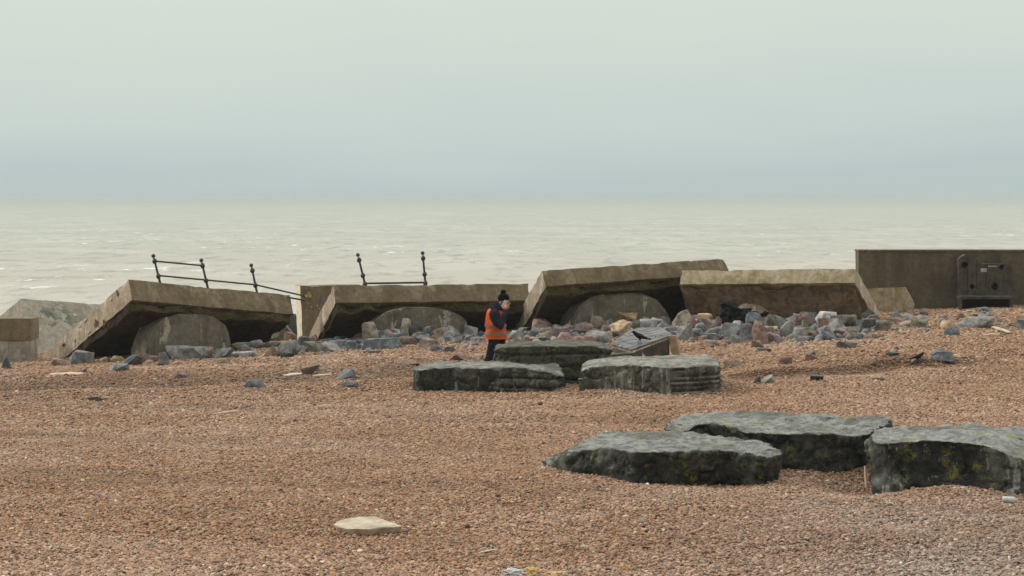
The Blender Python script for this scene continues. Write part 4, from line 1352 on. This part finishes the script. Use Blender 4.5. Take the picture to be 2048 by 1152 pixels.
hexa(bm, [q0 - Vector((0, 0, .5)), q1 - Vector((0, 0, .5)), q1 + Vector((0, .25, -.5)), q0 + Vector((0, .25, -.5)), q0, q1, q1 + Vector((0, .25, 0)), q0 + Vector((0, .25, 0))])
bevel(bm, 0.02)
tag(mk("plank", bm, MAT['wood'], origin=(q0.x, q0.y, 0)), "black plank end wedged under the boarded hatch", "plank")

# ------------------------------------------------------------------ black sheet
bm = bmesh.new()
gy = 50.6
for (px, py, r) in ((1447, 610, .13), (1455, 607, .11), (1464, 616, .14), (1450, 620, .17), (1460, 628, .18), (1474, 630, .17), (1488, 628, .11), (1500, 622, .06), (1442, 634, .15), (1485, 637, .15), (1468, 638, .18), (1450, 641, .18)):
    ball(bm, at(px, py + 2, gy), r * 0.9)
limb(bm, at(1480, 622, gy), at(1505, 617, gy), .09, .04)
limb(bm, at(1485, 632, gy - .1), at(1536, 628, gy - .1), .12, .05)
b2 = remeshed(bm, 0.03, 2)
b2.normal_update()
for v in b2.verts:
    v.co += v.normal * (0.20 * abs(fbm(v.co, 2.6, 4)) - 0.10 * abs(fbm(v.co + Vector((5, 0, 0)), 5, 3)) - 0.02)
tag(mk("black_sheet", b2, MAT['black'], origin=at(1465, 642, gy), smooth=60), "crumpled black plastic sheet heaped against the yellowish slab", "sheet")

# ------------------------------------------------------------------ birds
def bird(px, py, Y, L, facing, label, pitch=0.1, m_='crow', cat="crow", leg=0.5):
    """px, py = feet; L = length bill to tail in metres; facing +1 right, -1 left"""
    o = at(px, py, Y)
    f = facing
    T = lambda u, v, z: o + Vector((f * u * L, v * L, z * L))
    root = empty("crow" if m_ == 'crow' else "gull", o, label, cat)
    bm = bmesh.new()
    z0 = 0.30 * leg / 0.5
    chain(bm, [(T(-.18, 0, z0 - .02), L * .06), (T(-.06, 0, z0 + .04), L * .115), (T(.08, 0, z0 + .08), L * .125), (T(.18, 0, z0 + .15), L * .10), (T(.25, 0, z0 + .22), L * .075), (T(.29, 0, z0 + .25), L * .07)])
    chain(bm, [(T(-.15, 0, z0), L * .07), (T(-.30, 0, z0 - .05), L * .045), (T(-.50, 0, z0 - .09), L * .03)])
    chain(bm, [(T(-.02, 0, z0 - .03), L * .06), (T(.01, 0, z0 - .10), L * .035)])
    for s in (-1, 1):
        chain(bm, [(T(.12, s * .085, z0 + .10), L * .05), (T(-.10, s * .10, z0 + .05), L * .055), (T(-.34, s * .05, z0 - .03), L * .025)])
    b = remeshed(bm, L * 0.022, 2)
    mk("body", b, MAT[m_], root, smooth=179)
    bm = bmesh.new(); limb(bm, T(.34, 0, z0 + .255), T(.45, 0, z0 + .225), L * .030, L * .008, 8, False)
    mk("beak", bm, MAT['crow'], root, smooth=60)
    for s in (-1, 1):
        bm = bmesh.new()
        limb(bm, T(.01 + .03 * s, s * .05, z0 - .06), T(.0 + .05 * s, s * .05, .005), L * .014, L * .011, 6, False)
        limb(bm, T(-.04 + .05 * s, s * .05, .008), T(.09 + .05 * s, s * .05, .008), L * .012, L * .008, 6, False)
        mk("leg", bm, MAT['crow'], root, smooth=60)
q = PLT(1281, 688)
Yq = q.y
bird(1280, 688, PLT(1280, 688).y, 0.46, -1, "black crow standing on the boarded hatch")
g = ground_hit(986, 780)
bird(988, 779, g.y - 0.3, 0.40, 1, "black crow at the foot of the long low block")
g = ground_hit(1843, 727)
bird(1836, 725, g.y - 0.1, 0.36, 1, "black crow walking on the shingle beside the slate pyramid")
MAT['gull'] = plain("pale grey feathers", (0.45, 0.45, 0.44), 0.7, 0.2, 10)
bird(2024, 629.5, 55.3, 0.26, -1, "small pale bird standing on the ledge beside the bench", 0.1, 'gull', "bird", 0.4)

# ------------------------------------------------------------------ the walker
def walker():
    Y0 = 40.6
    fx = (993 - 1024) * Y0 / F
    gz = float(G(fx, Y0))
    zoff = (H - (752 - HOR) * Y0 / F)
    T = lambda u, v, z: Vector((fx + u, Y0 + v, zoff + z))     # u ahead (right), v away from the lens, z up
    root = empty("person", T(0, 0, gz - zoff), "person in orange hi-vis vest and dark bobble hat walking, phone at the ear", "person")
    skin = plain("skin", (0.50, 0.27, 0.20), 0.55, 0.12, 12)
    navy = plain("navy jacket cloth", (0.022, 0.024, 0.036), 0.95, 0.3, 14, 0.006, 0, 0.08)
    trou = plain("navy trouser cloth", (0.018, 0.019, 0.030), 0.95, 0.3, 10, 0.005, 0, 0.08)
    ora = plain("orange hi-vis cloth", (1.0, 0.185, 0.012), 0.65, 0.06, 7, 0.006)
    grey = plain("silver reflective tape", (0.36, 0.31, 0.27), 0.45, 0.15, 9)
    wool = plain("dark wool", (0.010, 0.010, 0.014), 1.0, 0.4, 40, 0.01, 0, 0.04)
    hair = plain("grey hair", (0.20, 0.16, 0.13), 0.8, 0.3, 40)
    boot = plain("black boot leather", (0.015, 0.014, 0.013), 0.5, 0.3, 10)
    # one continuous body
    bm = bmesh.new()
    hc = T(.165, 0, 1.49)
    chain(bm, [(T(-.01, 0, .86), .13), (T(-.01, 0, 1.05), .125), (T(-.02, 0, 1.22), .13), (T(.0, 0, 1.33), .085), (T(.06, 0, 1.39), .058), (T(.12, 0, 1.44), .055)])
    for s in (-1, 1):
        chain(bm, [(T(-.02, s * .06, 1.30), .08), (T(-.04, s * .17, 1.30), .062)])
        chain(bm, [(T(-.01, s * .05, .86), .12), (T(-.01, s * .10, .82), .095)])
    ball(bm, hc + Vector((-.01, 0, .03)), .088, 3, (1.10, .86, 1.12))
    ball(bm, hc + Vector((.035, 0, -.055)), .062, 3, (1.0, .85, 1.0))
    limb(bm, hc + Vector((.083, 0, .02)), hc + Vector((.112, 0, -.018)), .010, .015, 8)      # nose
    ball(bm, hc + Vector((.083, 0, -.055)), .018, 2, (1, 1.3, .7))                         # lips
    ball(bm, hc + Vector((.075, 0, -.092)), .026)                                        # chin
    for s in (-1, 1):
        ball(bm, hc + Vector((.078, s * .032, .028)), .012)                                 # brow
        ball(bm, hc + Vector((-.012, s * .078, -.01)), .024, 2, (.8, .4, 1.3))              # ear
    # near arm bent to the ear, far arm hanging
    sh, el, wr = T(-.06, -.20, 1.29), T(.085, -.27, 1.03), T(.195, -.135, 1.345)
    chain(bm, [(sh, .058), (el, .045), (wr, .028)])
    fs, fe, fw_ = T(-.05, .20, 1.29), T(-.02, .24, 1.02), T(.12, .23, .82)
    chain(bm, [(fs, .058), (fe, .045), (fw_, .028)])
    def hand(w_, dirv, palm_n, curl):
        dirv = dirv.normalized(); palm_n = palm_n.normalized()
        side = dirv.cross(palm_n).normalized()
        pc = w_ + dirv * .05
        limb(bm, w_, w_ + dirv * .07, .024, .036, 10)
        ball(bm, pc, .042, 2, (1, 1, 1))
        for k, ln in enumerate((.070, .080, .074, .058)):
            off = side * (.027 - .018 * k)
            a = w_ + dirv * .085 + off
            b_ = a + (dirv * .72 + palm_n * .35 * curl).normalized() * ln * .55
            c_ = b_ + (dirv * .35 + palm_n * .9 * curl).normalized() * ln * .5
            chain(bm, [(a, .0105), (b_, .0095), (c_, .008)], 8)
        a = w_ + dirv * .035 + side * .034
        b_ = a + (dirv * .6 + side * .7).normalized() * .035
        chain(bm, [(a, .012), (b_, .0105), (b_ + (dirv * .8 + palm_n * .4).normalized() * .028, .009)], 8)
    hand(wr, Vector((-.10, .03, .55)), Vector((-.25, 1, .1)), 1.0)
    hand(fw_, Vector((.5, -.05, -.6)), Vector((-.5, -.5, -.3)), 0.8)
    # legs in mid-stride
    rl = [(T(-.02, -.10, .82), .088), (T(-.11, -.10, .45), .060), (T(-.26, -.10, .10), .042), (T(-.16, -.10, .05), .040)]
    fl = [(T(.02, .10, .82), .088), (T(.17, .10, .46), .060), (T(.26, .10, .10), .042), (T(.38, .10, .06), .038)]
    for L_ in (rl, fl):
        chain(bm, L_)
    mk("body", remeshed(bm, 0.0075, 1), skin, root, smooth=179)
    # trousers
    bm = bmesh.new()
    chain(bm, [(T(-.01, -.05, .90), .16), (T(-.01, .05, .90), .16)])
    chain(bm, [(T(-.03, -.10, .82), .125), (T(-.115, -.10, .45), .088), (T(-.235, -.10, .16), .078)])
    chain(bm, [(T(.02, .10, .82), .125), (T(.165, .10, .46), .088), (T(.25, .10, .16), .078)])
    b = remeshed(bm, 0.016, 2); b.normal_update()
    for v in b.verts: v.co += v.normal * 0.014 * fbm(v.co, 7, 3)
    mk("trousers", b, trou, root, smooth=179)
    for L_ in (rl, fl):
        bm = bmesh.new()
        p, q_ = L_[2][0], L_[3][0]
        chain(bm, [(p + Vector((-.03, 0, -.02)), .058), (q_ + Vector((.0, 0, .0)), .056), (q_ + Vector((.09, 0, -.012)), .045)])
        chain(bm, [(p, .058), (p + Vector((.0, 0, .09)), .055)])
        mk("boot", remeshed(bm, 0.014, 1), boot, root, smooth=179)
    # jacket: trunk and sleeves
    bm = bmesh.new()
    chain(bm, [(T(-.01, 0, .86), .175), (T(-.01, 0, 1.05), .17), (T(-.03, 0, 1.22), .165), (T(-.01, 0, 1.32), .125), (T(.05, 0, 1.38), .085)])
    for s in (-1, 1):
        chain(bm, [(T(-.04, s * .08, 1.28), .12), (T(-.055, s * .18, 1.285), .092)])
    chain(bm, [(T(-.055, -.20, 1.28), .098), (T(.0, -.245, 1.13), .088), (T(.08, -.27, 1.03), .072), (T(.15, -.20, 1.20), .066), (T(.19, -.14, 1.325), .050)])
    chain(bm, [(T(-.05, .20, 1.28), .098), (T(-.02, .24, 1.04), .074), (T(.11, .23, .84), .050)])
    b = remeshed(bm, 0.016, 2); b.normal_update()
    for v in b.verts: v.co += v.normal * 0.014 * fbm(v.co, 9, 3)
    mk("jacket", b, navy, root, smooth=179)
    # hood lying on the shoulders
    bm = bmesh.new()
    chain(bm, [(T(-.06, -.09, 1.37), .062), (T(-.085, 0, 1.41), .072), (T(-.06, .09, 1.37), .062)])
    chain(bm, [(T(-.02, -.09, 1.40), .055), (T(.08, -.10, 1.36), .035)])
    chain(bm, [(T(-.02, .09, 1.40), .055), (T(.08, .10, 1.36), .035)])
    chain(bm, [(T(-.05, 0, 1.43), .075), (T(.03, 0, 1.45), .06)])
    mk("hood", remeshed(bm, 0.014, 2), navy, root, smooth=179)
    # vest as a wrapped shell with deep armholes
    secs = [(.765, -.008, .232, .275), (.82, -.008, .228, .272), (.92, -.012, .214, .262), (1.02, -.016, .205, .256), (1.12, -.022, .198, .250), (1.20, -.028, .190, .240),
            (1.28, -.036, .172, .215), (1.34, -.040, .150, .175), (1.385, -.030, .120, .130), (1.41, -.020, .10, .10)]
    K = 40
    def ring(zz_, c, hu, hv, grow=0.0):
        r = []
        for k in range(K):
            a = 2 * math.pi * k / K
            p = T(c + (hu + grow) * math.cos(a), (hv + grow) * math.sin(a), zz_)
            r.append(p + Vector((math.cos(a), math.sin(a), 0)) * (0.012 * fbm(p, 6, 3)))
        return r
    def lerp_sec(z):
        for (a, b_) in zip(secs[:-1], secs[1:]):
            if a[0] <= z <= b_[0]:
                k = (z - a[0]) / (b_[0] - a[0])
                return tuple(a[i] + (b_[i] - a[i]) * k for i in range(4))
        return secs[-1]
    def shell(z0, z1, n, grow, nm, m_, par, hole=False, thick=0.012):
        bm = bmesh.new()
        rows = [[bm.verts.new(p) for p in ring(*lerp_sec(z0 + (z1 - z0) * j / n), grow)] for j in range(n + 1)]
        for j in range(n):
            zc = z0 + (z1 - z0) * (j + .5) / n
            for k in range(K):
                a = 2 * math.pi * (k + .5) / K
                if hole and zc > 1.07:
                    wid = 0.62 * min(1.0, (zc - 1.07) / 0.10)
                    d_ = min(abs(a - 1.5 * math.pi - 0.02), abs(a - .5 * math.pi))
                    if d_ < wid and zc < 1.375:
                        continue
                bm.faces.new((rows[j][k], rows[j][(k + 1) % K], rows[j + 1][(k + 1) % K], rows[j + 1][k]))
        geom = bmesh.ops.solidify(bm, geom=list(bm.faces), thickness=thick)
        bmesh.ops.recalc_face_normals(bm, faces=bm.faces)
        return mk(nm, bm, m_, par, smooth=50)
    vest = shell(.765, 1.405, 40, 0.0, "vest", ora, root, True)
    for zc in (.872, 1.03):
        shell(zc - .030, zc + .030, 3, .018, "reflective_band", grey, vest, False, 0.006)
    # bobble hat
    bm = bmesh.new()
    ball(bm, hc + Vector((-.02, 0, .10)), .108, 3, (1.10, .95, .98))
    bmesh.ops.bisect_plane(bm, geom=list(bm.verts) + list(bm.edges) + list(bm.faces), plane_co=hc + Vector((0, 0, .055)), plane_no=Vector((.10, 0, -1)), clear_outer=True)
    bmesh.ops.holes_fill(bm, edges=[e for e in bm.edges if e.is_boundary])
    hat = mk("hat", bm, wool, root, smooth=60)
    bm = bmesh.new(); ball(bm, hc + Vector((-.025, 0, .225)), .052, 3)
    for v in bm.verts: v.co += (v.co - (hc + Vector((-.025, 0, .225)))) * 0.35 * fbm(v.co, 28, 2)
    mk("bobble", bm, wool, hat, smooth=60)
    bm = bmesh.new()
    for s in (-1, 1):
        ball(bm, hc + Vector((-.055, s * .055, .0)), .048, 2, (1, .7, 1.1))
    ball(bm, hc + Vector((-.08, 0, -.01)), .055, 2, (.8, 1.2, 1.1))
    mk("hair", remeshed(bm, .012, 1), hair, root, smooth=179)
    for s in (-1, 1):
        bm = bmesh.new(); ball(bm, hc + Vector((.082, s * .030, .012)), .0095, 2)
        mk("eye", bm, wool, root, smooth=179)
    # the phone, held: a thing of its own
    c = hc + Vector((-.005, -.100, -.012))
    bm = bmesh.new()
    box(bm, (-.036, -.005, -.075), (.036, .005, .075)); bevel(bm, .004)
    bmesh.ops.rotate(bm, cent=(0, 0, 0), matrix=Matrix.Rotation(R(28), 3, 'Y'), verts=bm.verts)
    bmesh.ops.translate(bm, vec=c, verts=bm.verts)
    tag(mk("phone", bm, plain("pale phone case", (0.62, 0.60, 0.58), 0.4, 0.1, 10), origin=c), "pale mobile phone held to the walker's ear", "phone")
walker()

# ------------------------------------------------------------------ litter and driftwood
def stick(p, q, r, label, m_='drift', name="driftwood", flat=1.0, cat="driftwood", bend=0.0):
    bm = bmesh.new()
    p, q = Vector(p), Vector(q)
    K = 7
    pts = []
    for k in range(K + 1):
        t = k / K
        c = p.lerp(q, t) + Vector((0, bend * math.sin(t * math.pi), 0.4 * r * fbm((t * 3, r * 90, p.x), 1)))
        pts.append((c, r * (0.55 + 0.55 * math.sin(math.pi * (0.1 + 0.8 * t)))))
    chain(bm, pts, 8)
    b = remeshed(bm, max(r * 0.35, 0.006), 1)
    c = (p + q) / 2
    for v in b.verts:
        v.co.z = c.z + (v.co.z - c.z) * flat if flat != 1 else v.co.z
    tag(mk(name, b, MAT[m_], origin=c, smooth=179), label, cat)
def gp(px, py, dz=0.02):
    g = ground_hit(px, py)
    return g + Vector((0, 0, dz))
stick(gp(103, 752), gp(168, 750), .10, "long flat cream board on the shingle forward of the painted slab", 'drift', "board", 0.5, "board")
stick(gp(430, 831, .03), gp(477, 828, .05), .022, "thin bleached stick alone on the near shingle")
stick(gp(570, 755, .04), gp(602, 752, .05), .045, "white splintered stick left of the brown hollow stone", 'white', "driftwood", 0.7)
stick(gp(627, 755, .03), gp(662, 753, .05), .045, "cream stick reaching past the brown hollow stone", 'drift', "driftwood", 0.7)
stick(gp(1970, 673, .03), gp(1998, 672, .03), .03, "short cream stick on the shingle before the bench")
stick(gp(1986, 658, .06), gp(2019, 670, .06), .07, "grey slanting plank on the shingle beyond the big flat-topped boulder", 'slab', "plank", 0.5, "plank")
# upright splinter beside the lichened block
pf = gp(1734, 976, -0.05)
stick(pf, at(1730, 933, pf.y + 0.03), .018, "upright bleached splinter against the lichened block's corner", 'drift', "stake", 1.0, "stake")
stick(gp(958, 1112, .03), gp(996, 1106, .04), .0085, "slim curved white quill lying on the near shingle", 'white', "quill", 1.0, "quill", 0.03)
def crumple(px, py, wpx, hpx, m_, label, name, cat, seed):
    g = ground_hit(px, py)
    w_ = wpx * g.y / F
    h_ = hpx * g.y / F
    bm = bmesh.new()
    bmesh.ops.create_icosphere(bm, subdivisions=4, radius=0.5)
    for v in bm.verts:
        n = v.co.normalized()
        k = 1 + 0.5 * fbm(n * 1.3 + Vector((seed, 0, 0)), 1.6, 4) + 0.12 * abs(fbm(n * 4 + Vector((seed, 3, 0)), 1.4, 3))
        v.co = Vector((v.co.x * k * w_, v.co.y * k * w_ * .5, v.co.z * k * h_)) + g + Vector((0, 0, h_ * .35))
    tag(mk(name, bm, MAT[m_], origin=g, smooth=45), label, cat)
MAT['clear'] = plain("clouded plastic", (0.55, 0.58, 0.58), 0.3, 0.15, 8)
MAT['ypeb'] = plain("yellow flint", (0.66, 0.42, 0.17), 0.6, 0.2, 9)
crumple(1025, 1150, 42, 14, 'clear', "crumpled whitish wrapper at the bottom edge beside the yellow peel", "wrapper", "wrapper", 1)
crumple(1062, 1148, 34, 14, 'yellow', "torn yellow peel beside the whitish wrapper", "peel", "peel", 4)
crumple(1108, 1150, 34, 8, 'yellow', "flat strip of yellow peel beyond the torn one", "peel", "peel", 7)
crumple(1249, 1142, 20, 14, 'ypeb', "bright yellow pebble near the bottom edge", "pebble", "pebble", 9)
crumple(1086, 941, 10, 9, 'white', "white pebble at the wedge boulder's tip", "pebble", "pebble", 11)
def bottle():
    g = ground_hit(2019, 1007)
    root_c = g + Vector((0, 0, .045))
    bm = bmesh.new()
    prof = [(-.11, .0), (-.11, .036), (-.10, .042), (-.03, .042), (-.02, .038), (-.01, .042), (.06, .042), (.09, .030), (.105, .014), (.125, .014), (.125, 0)]
    K = 16
    rows = [[bm.verts.new((u, r * math.cos(2 * math.pi * k / K), r * math.sin(2 * math.pi * k / K))) for k in range(K)] for u, r in prof if r > 0]
    for a, b in zip(rows[:-1], rows[1:]):
        for k in range(K):
            bm.faces.new((a[k], a[(k + 1) % K], b[(k + 1) % K], b[k]))
    bm.faces.new(rows[0]); bm.faces.new(rows[-1][::-1])
    bmesh.ops.recalc_face_normals(bm, faces=bm.faces)
    bmesh.ops.rotate(bm, cent=(0, 0, 0), matrix=Matrix.Rotation(R(-15), 3, 'Z'), verts=bm.verts)
    bmesh.ops.scale(bm, vec=(.75, .9, .9), verts=bm.verts)
    bmesh.ops.translate(bm, vec=root_c, verts=bm.verts)
    tag(mk("bottle", bm, MAT['clear'], origin=g, smooth=40), "clouded plastic bottle lying in front of the lichened block", "bottle")
bottle()

# ------------------------------------------------------------------ sea haze
hm = bpy.data.materials.new("sea haze")
hm.use_nodes = True
ht = hm.node_tree
ht.nodes.clear()
ho = N(ht, 'ShaderNodeOutputMaterial')
hv = N(ht, 'ShaderNodeVolumePrincipled')
hv.inputs['Color'].default_value = (0.91, 0.985, 0.955, 1)
hv.inputs['Density'].default_value = 0.00034
ht.links.new(hv.outputs[0], ho.inputs['Volume'])
bm = bmesh.new()
box(bm, (-18000, -800, -9.0), (18000, 19000, 6.0))
tag(mk("haze", bm, hm), "thin pale haze lying over the sea", "haze", kind='stuff')
